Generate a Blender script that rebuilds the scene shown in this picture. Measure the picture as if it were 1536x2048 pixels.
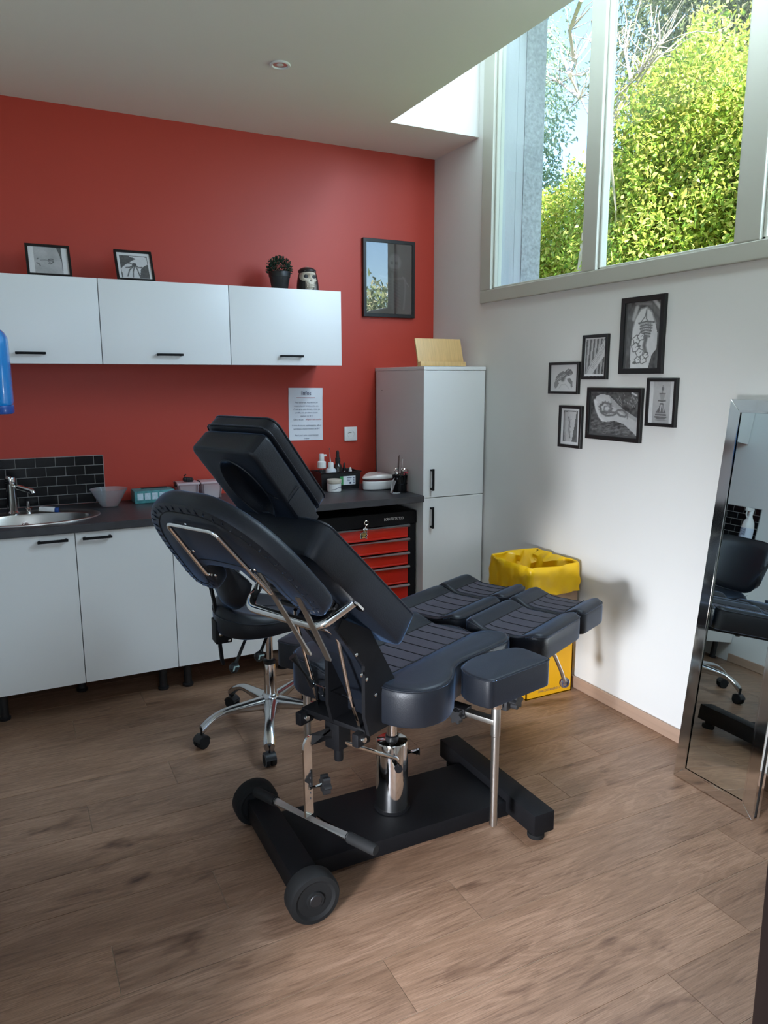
import bpy, bmesh, math, random
import numpy as np
from mathutils import Vector, Matrix, Euler

for o in list(bpy.data.objects):
    bpy.data.objects.remove(o, do_unlink=True)
SC = bpy.context.scene
COL = SC.collection
R = math.radians
random.seed(7)
rng = np.random.default_rng(11)

# ------------------------------------------------------------------ camera
YAW, PITCH, ROLL, FPX, CAMH = 0.468670251, 0.176747808, -0.00244346371, 1488.157, 1.48
Fv = Vector((math.sin(YAW) * math.cos(PITCH), math.cos(YAW) * math.cos(PITCH), -math.sin(PITCH)))
Rv = Vector((math.cos(YAW), -math.sin(YAW), 0))
Uv = Rv.cross(Fv)
Rr = math.cos(ROLL) * Rv + math.sin(ROLL) * Uv
Ur = -math.sin(ROLL) * Rv + math.cos(ROLL) * Uv
cd = bpy.data.cameras.new('camera')
cd.sensor_fit = 'HORIZONTAL'; cd.sensor_width = 36.0; cd.lens = 36.0 * FPX / 1536.0
cd.clip_start = 0.05; cd.clip_end = 200
cam = bpy.data.objects.new('camera', cd); COL.objects.link(cam)
cam.matrix_world = Matrix(((Rr.x, Ur.x, -Fv.x, 0), (Rr.y, Ur.y, -Fv.y, 0), (Rr.z, Ur.z, -Fv.z, CAMH), (0, 0, 0, 1)))
SC.camera = cam

# ------------------------------------------------------------------ sky
W = bpy.data.worlds.new('world'); SC.world = W; W.use_nodes = True
wn = W.node_tree.nodes; wl = W.node_tree.links
for n in list(wn): wn.remove(n)
sky = wn.new('ShaderNodeTexSky'); sky.sky_type = 'NISHITA'; sky.sun_disc = False
sky.sun_elevation = R(48); sky.sun_rotation = R(250); sky.air_density = 1.0; sky.dust_density = 0.6; sky.ozone_density = 3.0
bg = wn.new('ShaderNodeBackground'); bg.inputs['Strength'].default_value = 0.54
wo = wn.new('ShaderNodeOutputWorld')
wl.new(sky.outputs[0], bg.inputs['Color']); wl.new(bg.outputs[0], wo.inputs['Surface'])

# ------------------------------------------------------------------ sun, daylight and added fill lamps
def lamp_area(name, loc, target, sx, sy, energy, color, spread=180):
    l = bpy.data.lights.new(name, 'AREA'); l.shape = 'RECTANGLE'; l.size = sx; l.size_y = sy
    l.energy = energy; l.color = color; l.spread = R(spread)
    o = bpy.data.objects.new(name, l); COL.objects.link(o); o.location = loc
    o.rotation_euler = (Vector(target) - Vector(loc)).to_track_quat('-Z', 'Y').to_euler()
    return o
sl = bpy.data.lights.new('sun', 'SUN'); sl.energy = 31.0; sl.angle = R(0.6); sl.color = (1.0, 0.95, 0.85)
so = bpy.data.objects.new('sun', sl); COL.objects.link(so); so.location = (-4, -3, 9)
so.rotation_euler = Vector((0.03, 0.80, -0.60)).to_track_quat('-Z', 'Y').to_euler()
# daylight through the glazed door beside the photographer, plus added fill and boost lamps
lamp_area('glazed_door_daylight', (-0.62, 0.60, 0.70), (2.3, 2.3, 0.22), 0.22, 0.32, 10.5, (0.86, 0.91, 1.0), 52)
lamp_area('hall_fill_lamp', (0.5, -1.8, 1.55), (0.9, 3.0, 1.3), 1.7, 1.5, 24, (0.74, 0.86, 1.0))  # unseen fill lamp added in the closed hall behind the camera
lamp_area('upper_window_boost_lamp', (2.33, 2.25, 3.46), (0.2, 2.35, 2.0), 2.2, 0.44, 30, (0.66, 0.83, 1.0))  # lamp added above the view to boost the window's daylight
lamp_area('last_pane_boost_lamp', (2.50, 1.44, 2.85), (0.3, 2.75, 1.15), 0.60, 1.55, 62, (0.66, 0.83, 1.0))  # lamp added outside the unseen pane to boost the window's daylight

vs = SC.view_settings
SC.display_settings.display_device = 'sRGB'
vs.view_transform = 'Standard'; vs.look = 'None'; vs.gamma = 1.0; vs.exposure = 0.10
try: vs.use_curve_mapping = False
except Exception: pass

# ------------------------------------------------------------------ helpers
ORG = {}
def empty(name, loc, label=None, cat=None, group=None, kind=None, parent=None):
    o = bpy.data.objects.new(name, None); o.empty_display_size = 0.05; COL.objects.link(o)
    if parent is not None:
        o.parent = parent; o.location = Vector(loc) - ORG[parent.name]
    else:
        o.location = loc
    ORG[o.name] = Vector(loc)
    return tag(o, label, cat, group, kind)
def tag(o, label=None, cat=None, group=None, kind=None):
    if label: o['label'] = label
    if cat: o['category'] = cat
    if group: o['group'] = group
    if kind: o['kind'] = kind
    return o
def mk(name, bm, mat, parent=None, M=None, smooth=True, origin=None, kind=None, ang=35):
    """link one bmesh (built in world or M-space) as one object; child vertices are kept relative to the thing's base"""
    if M is not None: bmesh.ops.transform(bm, matrix=M, verts=bm.verts)
    if parent is not None:
        org = ORG[parent.name]
    elif origin is not None:
        org = Vector(origin)
    else:
        zs = [v.co for v in bm.verts]
        org = Vector(((min(v.x for v in zs) + max(v.x for v in zs)) / 2, (min(v.y for v in zs) + max(v.y for v in zs)) / 2, min(v.z for v in zs)))
    bmesh.ops.translate(bm, verts=bm.verts, vec=-org)
    bmesh.ops.recalc_face_normals(bm, faces=bm.faces)
    me = bpy.data.meshes.new(name); 
    if smooth:
        for f in bm.faces: f.smooth = True
        for e in bm.edges:
            if len(e.link_faces) == 2 and e.calc_face_angle(0) > R(ang): e.smooth = False
    bm.to_mesh(me); bm.free()
    for m in (mat if isinstance(mat, (list, tuple)) else [mat]): me.materials.append(m)
    o = bpy.data.objects.new(name, me); COL.objects.link(o)
    if parent is not None: o.parent = parent
    else: o.location = org
    ORG[o.name] = org
    if kind: o['kind'] = kind
    return o
def NB(): return bmesh.new()
def _bev(bm, verts, b, seg):
    if b > 0:
        es = {e for v in verts for e in v.link_edges}
        bmesh.ops.bevel(bm, geom=list(es), offset=b, segments=seg, affect='EDGES', profile=0.6)
def box(bm, x0, x1, y0, y1, z0, z1, b=0.0, seg=2, M=None):
    r = bmesh.ops.create_cube(bm, size=1.0)
    vs_ = r['verts']
    for v in vs_:
        v.co = Vector((x0 + (v.co.x + .5) * (x1 - x0), y0 + (v.co.y + .5) * (y1 - y0), z0 + (v.co.z + .5) * (z1 - z0)))
    if M is not None: bmesh.ops.transform(bm, matrix=M, verts=vs_)
    _bev(bm, vs_, b, seg)
    return bm
def bx(*a, **k): return box(NB(), *a, **k)
def ring_verts(bm, pts): return [bm.verts.new(p) for p in pts]
def bridge(bm, A, B, closed=True):
    n = len(A)
    for i in range(n if closed else n - 1):
        j = (i + 1) % n
        try: bm.faces.new((A[i], A[j], B[j], B[i]))
        except ValueError: pass
def frame_of(d):
    d = d.normalized()
    up = Vector((0, 0, 1)) if abs(d.z) < 0.95 else Vector((1, 0, 0))
    a = d.cross(up).normalized(); b = a.cross(d).normalized()
    return a, b
def fillet(pts, r, n=6):
    pts = [Vector(p) for p in pts]; out = [pts[0]]
    for i in range(1, len(pts) - 1):
        p0, p, p1 = pts[i - 1], pts[i], pts[i + 1]
        a = (p0 - p); b = (p1 - p); la, lb = a.length, b.length
        d = min(r, la * .45, lb * .45)
        A = p + a / la * d; B = p + b / lb * d
        for k in range(n + 1):
            t = k / n
            out.append(A * (1 - t) ** 2 + p * 2 * t * (1 - t) + B * t * t)
    out.append(pts[-1]); return out
def tube(bm, pts, r, n=10, closed=False, caps=True, rr=None, flat=None):
    """round (or flat=(w,h)) tube swept along points; rr = radius per point"""
    pts = [Vector(p) for p in pts]; m = len(pts)
    rings = []; a = b = None
    for i in range(m):
        if closed: d = pts[(i + 1) % m] - pts[i - 1]
        else: d = pts[min(i + 1, m - 1)] - pts[max(i - 1, 0)]
        if d.length < 1e-9: d = Vector((0, 0, 1))
        d.normalize()
        if a is None: a, b = frame_of(d)
        else:
            a = (a - d * a.dot(d)); 
            if a.length < 1e-6: a, b = frame_of(d)
            a.normalize(); b = d.cross(a).normalized()
        q = rr[i] if rr else r
        if flat:
            w, h = flat; c = [(-w, -h), (w, -h), (w, h), (-w, h)]
            rings.append(ring_verts(bm, [pts[i] + a * x + b * y for x, y in c]))
        else:
            rings.append(ring_verts(bm, [pts[i] + a * (q * math.cos(2 * math.pi * k / n)) + b * (q * math.sin(2 * math.pi * k / n)) for k in range(n)]))
    for i in range(m - 1): bridge(bm, rings[i], rings[i + 1])
    if closed: bridge(bm, rings[-1], rings[0])
    elif caps:
        try: bm.faces.new(rings[0]); bm.faces.new(rings[-1])
        except ValueError: pass
    return bm
def tb(pts, r, n=10, **k): return tube(NB(), pts, r, n, **k)
def lathe(bm, prof, n=28, c=(0, 0, 0), M=None, cap=True):
    """prof: list of (radius, z) from bottom to top"""
    rings = []; allv = []
    for (q, z) in prof:
        vv = ring_verts(bm, [Vector((c[0] + q * math.cos(2 * math.pi * k / n), c[1] + q * math.sin(2 * math.pi * k / n), c[2] + z)) for k in range(n)])
        rings.append(vv); allv += vv
    for i in range(len(rings) - 1): bridge(bm, rings[i], rings[i + 1])
    if cap:
        for rg in (rings[0], rings[-1]):
            try: bm.faces.new(rg)
            except ValueError: pass
    if M is not None: bmesh.ops.transform(bm, matrix=M, verts=allv)
    return bm
def lt(prof, n=28, **k): return lathe(NB(), prof, n, **k)
def prism(bm, poly, h0, h1, M=None, b=0.0, seg=2):
    """polygon (x,y) extruded h0..h1 along z, optional bevel, then M"""
    A = ring_verts(bm, [Vector((x, y, h0)) for x, y in poly]); B = ring_verts(bm, [Vector((x, y, h1)) for x, y in poly])
    bridge(bm, A, B); bm.faces.new(A); bm.faces.new(B)
    if b > 0: 
        es = {e for v in A + B for e in v.link_edges}
        r = bmesh.ops.bevel(bm, geom=list(es), offset=b, segments=seg, affect='EDGES', profile=.6)
    if M is not None: bmesh.ops.transform(bm, matrix=M, verts=bm.verts)
    return bm
def pr(poly, h0, h1, **k): return prism(NB(), poly, h0, h1, **k)
def mat4(o, ex, ey, ez):
    return Matrix(((ex[0], ey[0], ez[0], o[0]), (ex[1], ey[1], ez[1], o[1]), (ex[2], ey[2], ez[2], o[2]), (0, 0, 0, 1)))
def sphere(bm, c, rx, ry, rz, u=20, v=12, M=None):
    r = bmesh.ops.create_uvsphere(bm, u_segments=u, v_segments=v, radius=1.0)
    for q in r['verts']: q.co = Vector((c[0] + q.co.x * rx, c[1] + q.co.y * ry, c[2] + q.co.z * rz))
    if M is not None: bmesh.ops.transform(bm, matrix=M, verts=r['verts'])
    return bm
def smooth_loop(ctrl, n=72, dens=14):
    """closed Catmull-Rom loop, resampled evenly"""
    P = np.array(ctrl, float); m = len(P); out = []
    for i in range(m):
        p0, p1, p2, p3 = P[i - 1], P[i], P[(i + 1) % m], P[(i + 2) % m]
        for k in range(dens):
            t = k / dens
            out.append(.5 * ((2 * p1) + (-p0 + p2) * t + (2 * p0 - 5 * p1 + 4 * p2 - p3) * t * t + (-p0 + 3 * p1 - 3 * p2 + p3) * t ** 3))
    out = np.array(out); return resample(out, n)
def resample(out, n):
    d = np.r_[0, np.cumsum(np.linalg.norm(np.diff(np.vstack([out, out[:1]]), axis=0), axis=1))]
    s = np.linspace(0, d[-1], n, endpoint=False); Q = np.vstack([out, out[:1]])
    return np.stack([np.interp(s, d, Q[:, 0]), np.interp(s, d, Q[:, 1])], 1)
def round_poly(poly, r, n=72, k=6):
    """polygon with filleted corners (r scalar or per corner), resampled evenly"""
    P = [Vector((x, y, 0)) for x, y in poly]; out = []
    for i in range(len(P)):
        rr = r[i] if isinstance(r, (list, tuple)) else r
        a = P[i - 1] - P[i]; b = P[(i + 1) % len(P)] - P[i]
        d = min(rr, a.length * .48, b.length * .48)
        A = P[i] + a.normalized() * d; B = P[i] + b.normalized() * d
        for t in [j / k for j in range(k + 1)]:
            q = A * (1 - t) ** 2 + P[i] * 2 * t * (1 - t) + B * t * t
            out.append((q.x, q.y))
    return resample(np.array(out), n)
def loop_normals(L):
    t = np.roll(L, -1, 0) - np.roll(L, 1, 0); t /= np.linalg.norm(t, axis=1)[:, None] + 1e-12
    nrm = np.stack([t[:, 1], -t[:, 0]], 1)
    area = 0.5 * np.sum(L[:, 0] * np.roll(L[:, 1], -1) - np.roll(L[:, 0], -1) * L[:, 1])
    return nrm if area > 0 else -nrm
def cushion(L, zt, th, r=0.02, h=None, rings=7, rb=None, fan=True, crown=0.0):
    """upholstered pad: outline loop L (n,2); top at zt, thickness th, rounded rim r; h(u,v) adds height to the top"""
    bm = NB(); N = loop_normals(L); rb = rb or r * .6; H = h or (lambda u, v: 0.0)
    c = L.mean(0); seq = []
    seq.append([(p[0] - q[0] * rb, p[1] - q[1] * rb, zt - th) for p, q in zip(L, N)])
    seq.append([(p[0] - q[0] * rb * .3, p[1] - q[1] * rb * .3, zt - th + rb * .3) for p, q in zip(L, N)])
    seq.append([(p[0], p[1], zt - th + rb) for p in L])
    for k in range(6):
        a = math.pi / 2 * k / 5
        row = []
        for p, q in zip(L, N):
            ins = r * (1 - math.cos(a)); x, y = p[0] - q[0] * ins, p[1] - q[1] * ins
            row.append((x, y, zt - r + r * math.sin(a) + H(x, y) * (0.35 + .65 * math.sin(a))))
        seq.append(row)
    V = [ring_verts(bm, s) for s in seq]
    for i in range(len(V) - 1): bridge(bm, V[i], V[i + 1])
    inner = L - N * r
    if fan:
        prev = V[-1]
        for k in range(1, rings):
            s = 1 - k / rings
            row = [(c[0] + (p[0] - c[0]) * s, c[1] + (p[1] - c[1]) * s) for p in inner]
            cur = ring_verts(bm, [(x, y, zt + H(x, y) + crown * (1 - s * s)) for x, y in row]); bridge(bm, prev, cur); prev = cur
        cv = bm.verts.new((c[0], c[1], zt + H(*c) + crown))
        for i in range(len(prev)): bm.faces.new((prev[i], prev[(i + 1) % len(prev)], cv))
        cb = bm.verts.new((c[0], c[1], zt - th))
        for i in range(len(L)): bm.faces.new((V[0][i], V[0][(i + 1) % len(L)], cb))
    else:
        from mathutils.geometry import tessellate_polygon
        for rg in (V[0], V[-1]):
            for t in tessellate_polygon([[Vector((v.co.x, v.co.y, 0)) for v in rg]]):
                try: bm.faces.new([rg[i] for i in t])
                except ValueError: pass
    return bm
def rim_pts(L, zt, r, h=None, a=0.9, off=0.001):
    N = loop_normals(L); H = h or (lambda u, v: 0.0); out = []
    for p, q in zip(L, N):
        ins = r * (1 - math.cos(a)) - off; x, y = p[0] - q[0] * ins, p[1] - q[1] * ins
        out.append((x, y, zt - r + r * math.sin(a) + off + H(x, y) * (0.35 + .65 * math.sin(a))))
    return out
def text_bm(s, size, M, align='CENTER', sx=1.0, depth=0.0, space=1.0, line=1.0):
    c = bpy.data.curves.new('t', 'FONT'); c.body = s; c.size = size; c.align_x = align; c.align_y = 'CENTER'
    c.space_character = space; c.space_line = line; c.resolution_u = 2; c.extrude = depth
    o = bpy.data.objects.new('t', c); COL.objects.link(o)
    dg = bpy.context.evaluated_depsgraph_get(); me = bpy.data.meshes.new_from_object(o.evaluated_get(dg))
    bm = NB(); bm.from_mesh(me)
    bpy.data.objects.remove(o); bpy.data.curves.remove(c); bpy.data.meshes.remove(me)
    bmesh.ops.transform(bm, matrix=M @ Matrix.Diagonal((sx, 1, 1, 1)), verts=bm.verts)
    return bm
def join_bm(bms):
    out = NB()
    for b in bms:
        me = bpy.data.meshes.new('tmp'); b.to_mesh(me); b.free(); out.from_mesh(me); bpy.data.meshes.remove(me)
    return out

# ------------------------------------------------------------------ materials
def mat(name, col, rough=0.5, metal=0.0, spec=0.5, coat=0.0, noise=None, bump=None, trans=0.0, ior=1.45, alpha=1.0, sheen=0.0):
    """Principled; noise=(scale, amount[, stretch xyz]) mottles the colour, bump=(scale, strength) adds fine relief"""
    m = bpy.data.materials.new(name); m.use_nodes = True
    nt = m.node_tree; p = nt.nodes['Principled BSDF']
    p.inputs['Base Color'].default_value = (*col, 1); p.inputs['Roughness'].default_value = rough
    p.inputs['Metallic'].default_value = metal; p.inputs['Specular IOR Level'].default_value = spec
    p.inputs['Coat Weight'].default_value = coat; p.inputs['Coat Roughness'].default_value = .08
    p.inputs['Transmission Weight'].default_value = trans; p.inputs['IOR'].default_value = ior; p.inputs['Alpha'].default_value = alpha
    p.inputs['Sheen Weight'].default_value = sheen; p.inputs['Sheen Roughness'].default_value = .25; p.inputs['Sheen Tint'].default_value = (.35, .58, 1.0, 1)  # blue sheen tint stands in for reflected sky
    tc = nt.nodes.new('ShaderNodeTexCoord')
    if noise:
        mp = nt.nodes.new('ShaderNodeMapping'); nt.links.new(tc.outputs['Object'], mp.inputs[0])
        if len(noise) > 2: mp.inputs['Scale'].default_value = noise[2]
        nz = nt.nodes.new('ShaderNodeTexNoise'); nz.inputs['Scale'].default_value = noise[0]; nz.inputs['Detail'].default_value = 5
        nt.links.new(mp.outputs[0], nz.inputs['Vector'])
        mx = nt.nodes.new('ShaderNodeMix'); mx.data_type = 'RGBA'
        mx.inputs['A'].default_value = (*[max(0, c * (1 - noise[1])) for c in col], 1)
        mx.inputs['B'].default_value = (*[min(1, c * (1 + noise[1])) for c in col], 1)
        nt.links.new(nz.outputs['Fac'], mx.inputs['Factor']); nt.links.new(mx.outputs['Result'], p.inputs['Base Color'])
    if bump:
        n2 = nt.nodes.new('ShaderNodeTexNoise'); n2.inputs['Scale'].default_value = bump[0]; n2.inputs['Detail'].default_value = 3
        nt.links.new(tc.outputs['Object'], n2.inputs['Vector'])
        bp = nt.nodes.new('ShaderNodeBump'); bp.inputs['Strength'].default_value = bump[1]; bp.inputs['Distance'].default_value = .002
        nt.links.new(n2.outputs['Fac'], bp.inputs['Height']); nt.links.new(bp.outputs[0], p.inputs['Normal'])
    return m
def glass_mat(name, tint=(1, 1, 1), rough=0.0, ior=1.45, minrefl=0.0):
    """thin pane: clear transmission plus a Fresnel reflection"""
    m = bpy.data.materials.new(name); m.use_nodes = True; nt = m.node_tree
    for n in list(nt.nodes): nt.nodes.remove(n)
    t = nt.nodes.new('ShaderNodeBsdfTransparent'); t.inputs[0].default_value = (*tint, 1)
    g = nt.nodes.new('ShaderNodeBsdfGlossy'); g.inputs['Roughness'].default_value = rough
    f = nt.nodes.new('ShaderNodeFresnel'); f.inputs[0].default_value = ior
    mx = nt.nodes.new('ShaderNodeMixShader'); o = nt.nodes.new('ShaderNodeOutputMaterial')
    ge = nt.nodes.new('ShaderNodeNewGeometry'); inv = nt.nodes.new('ShaderNodeMath'); inv.operation = 'SUBTRACT'; inv.inputs[0].default_value = 1.0
    nt.links.new(ge.outputs['Backfacing'], inv.inputs[1]); mu = nt.nodes.new('ShaderNodeMath'); mu.operation = 'MULTIPLY'
    nt.links.new(f.outputs[0], mu.inputs[0]); nt.links.new(inv.outputs[0], mu.inputs[1]); nt.links.new(mu.outputs[0], mx.inputs[0]); nt.links.new(t.outputs[0], mx.inputs[1]); nt.links.new(g.outputs[0], mx.inputs[2])
    nt.links.new(mx.outputs[0], o.inputs[0]); return m
def attr_mat(name, rough=.5, coat=0.0, translucent=0.0, spec=.5):
    m = bpy.data.materials.new(name); m.use_nodes = True; nt = m.node_tree; p = nt.nodes['Principled BSDF']
    a = nt.nodes.new('ShaderNodeAttribute'); a.attribute_name = 'Col'
    nt.links.new(a.outputs['Color'], p.inputs['Base Color']); p.inputs['Roughness'].default_value = rough
    p.inputs['Coat Weight'].default_value = coat; p.inputs['Coat Roughness'].default_value = .02; p.inputs['Specular IOR Level'].default_value = spec
    if translucent:
        t = nt.nodes.new('ShaderNodeBsdfTranslucent'); nt.links.new(a.outputs['Color'], t.inputs[0])
        mx = nt.nodes.new('ShaderNodeMixShader'); mx.inputs[0].default_value = translucent
        nt.links.new(p.outputs[0], mx.inputs[1]); nt.links.new(t.outputs[0], mx.inputs[2])
        nt.links.new(mx.outputs[0], nt.nodes['Material Output'].inputs[0])
    return m

def wood_floor_mat():
    """oak laminate: grain along X, knots, tone varies per plank"""
    m = bpy.data.materials.new('oak_laminate'); m.use_nodes = True; nt = m.node_tree; p = nt.nodes['Principled BSDF']; L = nt.links
    geo = nt.nodes.new('ShaderNodeNewGeometry'); oi = nt.nodes.new('ShaderNodeObjectInfo')
    vm = nt.nodes.new('ShaderNodeVectorMath'); vm.operation = 'MULTIPLY_ADD'
    cx = nt.nodes.new('ShaderNodeCombineXYZ'); L.new(oi.outputs['Random'], cx.inputs[0]); L.new(oi.outputs['Random'], cx.inputs[1]); L.new(oi.outputs['Random'], cx.inputs[2])
    vm.inputs[1].default_value = (37.0, 19.0, 11.0); L.new(cx.outputs[0], vm.inputs[0]); L.new(geo.outputs['Position'], vm.inputs[2])
    def noise(scale, sc, det=6, dist=0.0, rough=.6):
        mp = nt.nodes.new('ShaderNodeMapping'); mp.inputs['Scale'].default_value = sc; L.new(vm.outputs[0], mp.inputs[0])
        n = nt.nodes.new('ShaderNodeTexNoise'); n.inputs['Scale'].default_value = scale; n.inputs['Detail'].default_value = det
        n.inputs['Distortion'].default_value = dist; n.inputs['Roughness'].default_value = rough; L.new(mp.outputs[0], n.inputs['Vector']); return n
    def ramp(src, pts):
        r = nt.nodes.new('ShaderNodeValToRGB'); e = r.color_ramp.elements
        while len(e) > len(pts): e.remove(e[-1])
        while len(e) < len(pts): e.new(.5)
        for q, (pos, c) in zip(e, pts): q.position = pos; q.color = (*c, 1)
        L.new(src, r.inputs[0]); return r
    def mul(a, b, f=1.0):
        x = nt.nodes.new('ShaderNodeMix'); x.data_type = 'RGBA'; x.blend_type = 'MULTIPLY'; x.inputs['Factor'].default_value = f
        L.new(a, x.inputs['A']); L.new(b, x.inputs['B']); return x.outputs['Result']
    base = ramp(noise(2.2, (1, 4, 1), 4, .4).outputs['Fac'], [(.30, (.255, .146, .090)), (.52, (.330, .195, .124)), (.75, (.400, .245, .162))])
    # cathedral figure: rings of a stretched, distorted noise field
    fig = noise(2.0, (.55, 4.0, 1), 2, .8)
    wv = nt.nodes.new('ShaderNodeMath'); wv.operation = 'MULTIPLY'; wv.inputs[1].default_value = 85.0; L.new(fig.outputs['Fac'], wv.inputs[0])
    sn = nt.nodes.new('ShaderNodeMath'); sn.operation = 'SINE'; L.new(wv.outputs[0], sn.inputs[0])
    figr = ramp(sn.outputs[0], [(.0, (.87, .85, .83)), (.5, (.98, .98, .98)), (1, (1.0, 1.0, 1.0))])
    fine = ramp(noise(34, (.5, 12, 1), 6, 0, .7).outputs['Fac'], [(.36, (.62, .60, .58)), (.54, (1, 1, 1)), (.8, (1.12, 1.12, 1.12))])
    pore = ramp(noise(9, (.5, 14, 1), 4, .2).outputs['Fac'], [(.33, (.66, .62, .60)), (.45, (1, 1, 1)), (1, (1, 1, 1))])
    knot = ramp(noise(2.6, (1.0, 3.4, 1), 3, 1.2).outputs['Fac'], [(.24, (.26, .21, .19)), (.33, (.70, .66, .64)), (.42, (1, 1, 1))])
    tone = ramp(oi.outputs['Random'], [(0, (.90, .90, .90)), (1, (1.08, 1.07, 1.05))])
    c = mul(mul(mul(mul(mul(base.outputs[0], figr.outputs[0]), fine.outputs[0], .8), pore.outputs[0], .8), knot.outputs[0]), tone.outputs[0])
    L.new(c, p.inputs['Base Color']); p.inputs['Roughness'].default_value = .42; p.inputs['Specular IOR Level'].default_value = .45
    bp = nt.nodes.new('ShaderNodeBump'); bp.inputs['Strength'].default_value = .12; bp.inputs['Distance'].default_value = .001
    L.new(fine.outputs[0], bp.inputs['Height']); L.new(bp.outputs[0], p.inputs['Normal'])
    return m
def bamboo_mat():
    m = mat('bamboo', (.62, .40, .17), .45, noise=(9, .22, (14, 1, 1)), bump=(60, .05)); return m

WHITE_PAINT = mat('white_paint', (.74, .73, .70), .75, noise=(3, .02), bump=(260, .05))
CEIL_PAINT = mat('ceiling_paint', (.80, .74, .66), .8, noise=(2, .02), bump=(200, .04))
RED_PAINT = mat('red_paint', (.475, .046, .026), .46, noise=(4, .04), bump=(240, .06))
CONCRETE = mat('board_concrete', (.36, .37, .39), .9, noise=(7, .18, (1, 1, .25)), bump=(60, .5))
FRAME_PVC = mat('window_frame_white', (.47, .465, .40), .35, noise=(5, .02))
GASKET = mat('gasket_black', (.03, .03, .035), .6)
OAK = wood_floor_mat()
SKIRT = mat('skirting_oak', (.42, .28, .20), .5, noise=(6, .2, (1, .15, 8)))
DARKWOOD = mat('door_dark_wood', (.030, .018, .016), .4, noise=(8, .3, (1, 1, .1)))
GLOSSWHITE = mat('gloss_white_front', (.80, .81, .80), .34, coat=.0, noise=(2, .01))
MELAMINE = mat('white_melamine', (.72, .72, .70), .45, noise=(3, .015))
CARCASS = mat('cabinet_carcass', (.55, .55, .55), .6, noise=(3, .02))
WORKTOP = mat('charcoal_worktop', (.040, .040, .044), .42, noise=(25, .35), bump=(90, .2))
BLACKMETAL = mat('black_powder_coat', (.006, .006, .007), .55, spec=.2, noise=(30, .2), bump=(300, .08))
BLACKPLASTIC = mat('black_plastic', (.014, .014, .015), .4, noise=(20, .15))
RUBBER = mat('black_rubber', (.009, .009, .009), .75, spec=.3, noise=(40, .2), bump=(200, .1))
SUBFLOOR = mat('seam_tan', (.50, .40, .30), .8, noise=(20, .1))
SATIN = mat('satin_steel', (.74, .73, .70), .36, .85, noise=(20, .05))
CHROME = mat('chrome', (.80, .79, .77), .08, 1.0, noise=(4, .03))
BRUSHED = mat('brushed_steel', (.56, .55, .52), .28, 1.0, noise=(30, .08, (1, 1, 12)))
ALU = mat('polished_aluminium', (.60, .60, .60), .2, 1.0, noise=(10, .05))
LEATHER = mat('black_leatherette', (.006, .0075, .011), .44, spec=.42, sheen=.50, noise=(14, .12), bump=(420, .22))  # blue in base and sheen imitates sky reflected on the pad tops
PANEL = mat('charcoal_quilted_leatherette', (.050, .045, .060), .60, spec=.4, sheen=.04, noise=(60, .15), bump=(700, .3))
STITCH = mat('seam_thread', (.007, .007, .008), .8, noise=(80, .2))
TILE = mat('black_gloss_tile', (.005, .005, .006), .2, spec=.3, noise=(9, .3), bump=(14, .05))
GROUT = mat('grey_grout', (.30, .29, .28), .9, noise=(60, .1))
PANE = glass_mat('window_pane', (.96, .98, .97))
CLEARGLASS = glass_mat('clear_glass', (.88, .90, .91), ior=1.6)
MIRROR = mat('mirror_silver', (.80, .86, .84), .01, 1.0, noise=(1, .005))
PRINT = attr_mat('photo_print', .55, 0.12)
PRINTGLASS = attr_mat('glazed_print', .5, 1.0)
BLACKFRAME = mat('black_frame', (.010, .010, .010), .35, noise=(10, .2))
PAPER = mat('white_paper', (.74, .76, .80), .8, noise=(4, .01))
INK = mat('print_ink', (.05, .06, .12), .8, noise=(30, .1))
REDINK = mat('red_print_ink', (.45, .06, .08), .8, noise=(30, .1))
PLASTICWHITE = mat('white_plastic', (.78, .77, .75), .35, noise=(5, .02))
BAMBOO = bamboo_mat()
# ================================================================== ROOM
XL, XR, YB, ZC = -0.185, 2.375, 4.02, 2.745
def struct(name, bm, m, parent=None, smooth=False):
    o = mk(name, bm, m, parent, smooth=smooth)
    if parent is None: o['kind'] = 'structure'
    return o
# floor: slab with laminate planks laid along X, staggered by a quarter plank per row
fl = struct('floor', bx(-0.5, 2.66, -2.2, 4.2, -0.14, -0.0022), SUBFLOOR)
PW, PL = 0.1845, 1.25
def plank_mesh(w, l):
    b = bx(0, l - .0014, 0, w - .0014, -.002, 0.0, .0005, 1); me = bpy.data.meshes.new('plank'); b.to_mesh(me); b.free(); me.materials.append(OAK); return me
cache = {}
for k in range(-12, 23):
    y0 = 1.70 - k * PW * 1.0
    if y0 > YB or y0 < -2.0: continue
    y1 = min(y0 + PW, YB)
    e = 1.39 - .315 * k
    e -= math.floor((e - XL) / PL) * PL
    xs = [XL] + [e + PL * q for q in range(4) if XL + .02 < e + PL * q < XR - .02] + [XR]
    for x0, x1 in zip(xs[:-1], xs[1:]):
        key = (round(y1 - y0, 3), round(x1 - x0, 3))
        if key not in cache: cache[key] = plank_mesh(key[0], key[1])
        o = bpy.data.objects.new('plank', cache[key]); COL.objects.link(o); o.parent = fl
        o.location = Vector((x0, y0, 0)) - ORG[fl.name]
struct('wall_back', bx(-0.5, 2.69, YB, 4.25, -.14, 3.0), RED_PAINT)
# left wall, with the glazed door's opening beside the photographer
b = NB(); box(b, XL - .2, XL, 1.05, YB, -.14, 3.0); box(b, XL - .2, XL, -2.2, .22, -.14, 3.0); box(b, XL - .2, XL, .22, 1.05, 2.1, 3.0)
struct('wall_left', b, WHITE_PAINT)
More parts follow.
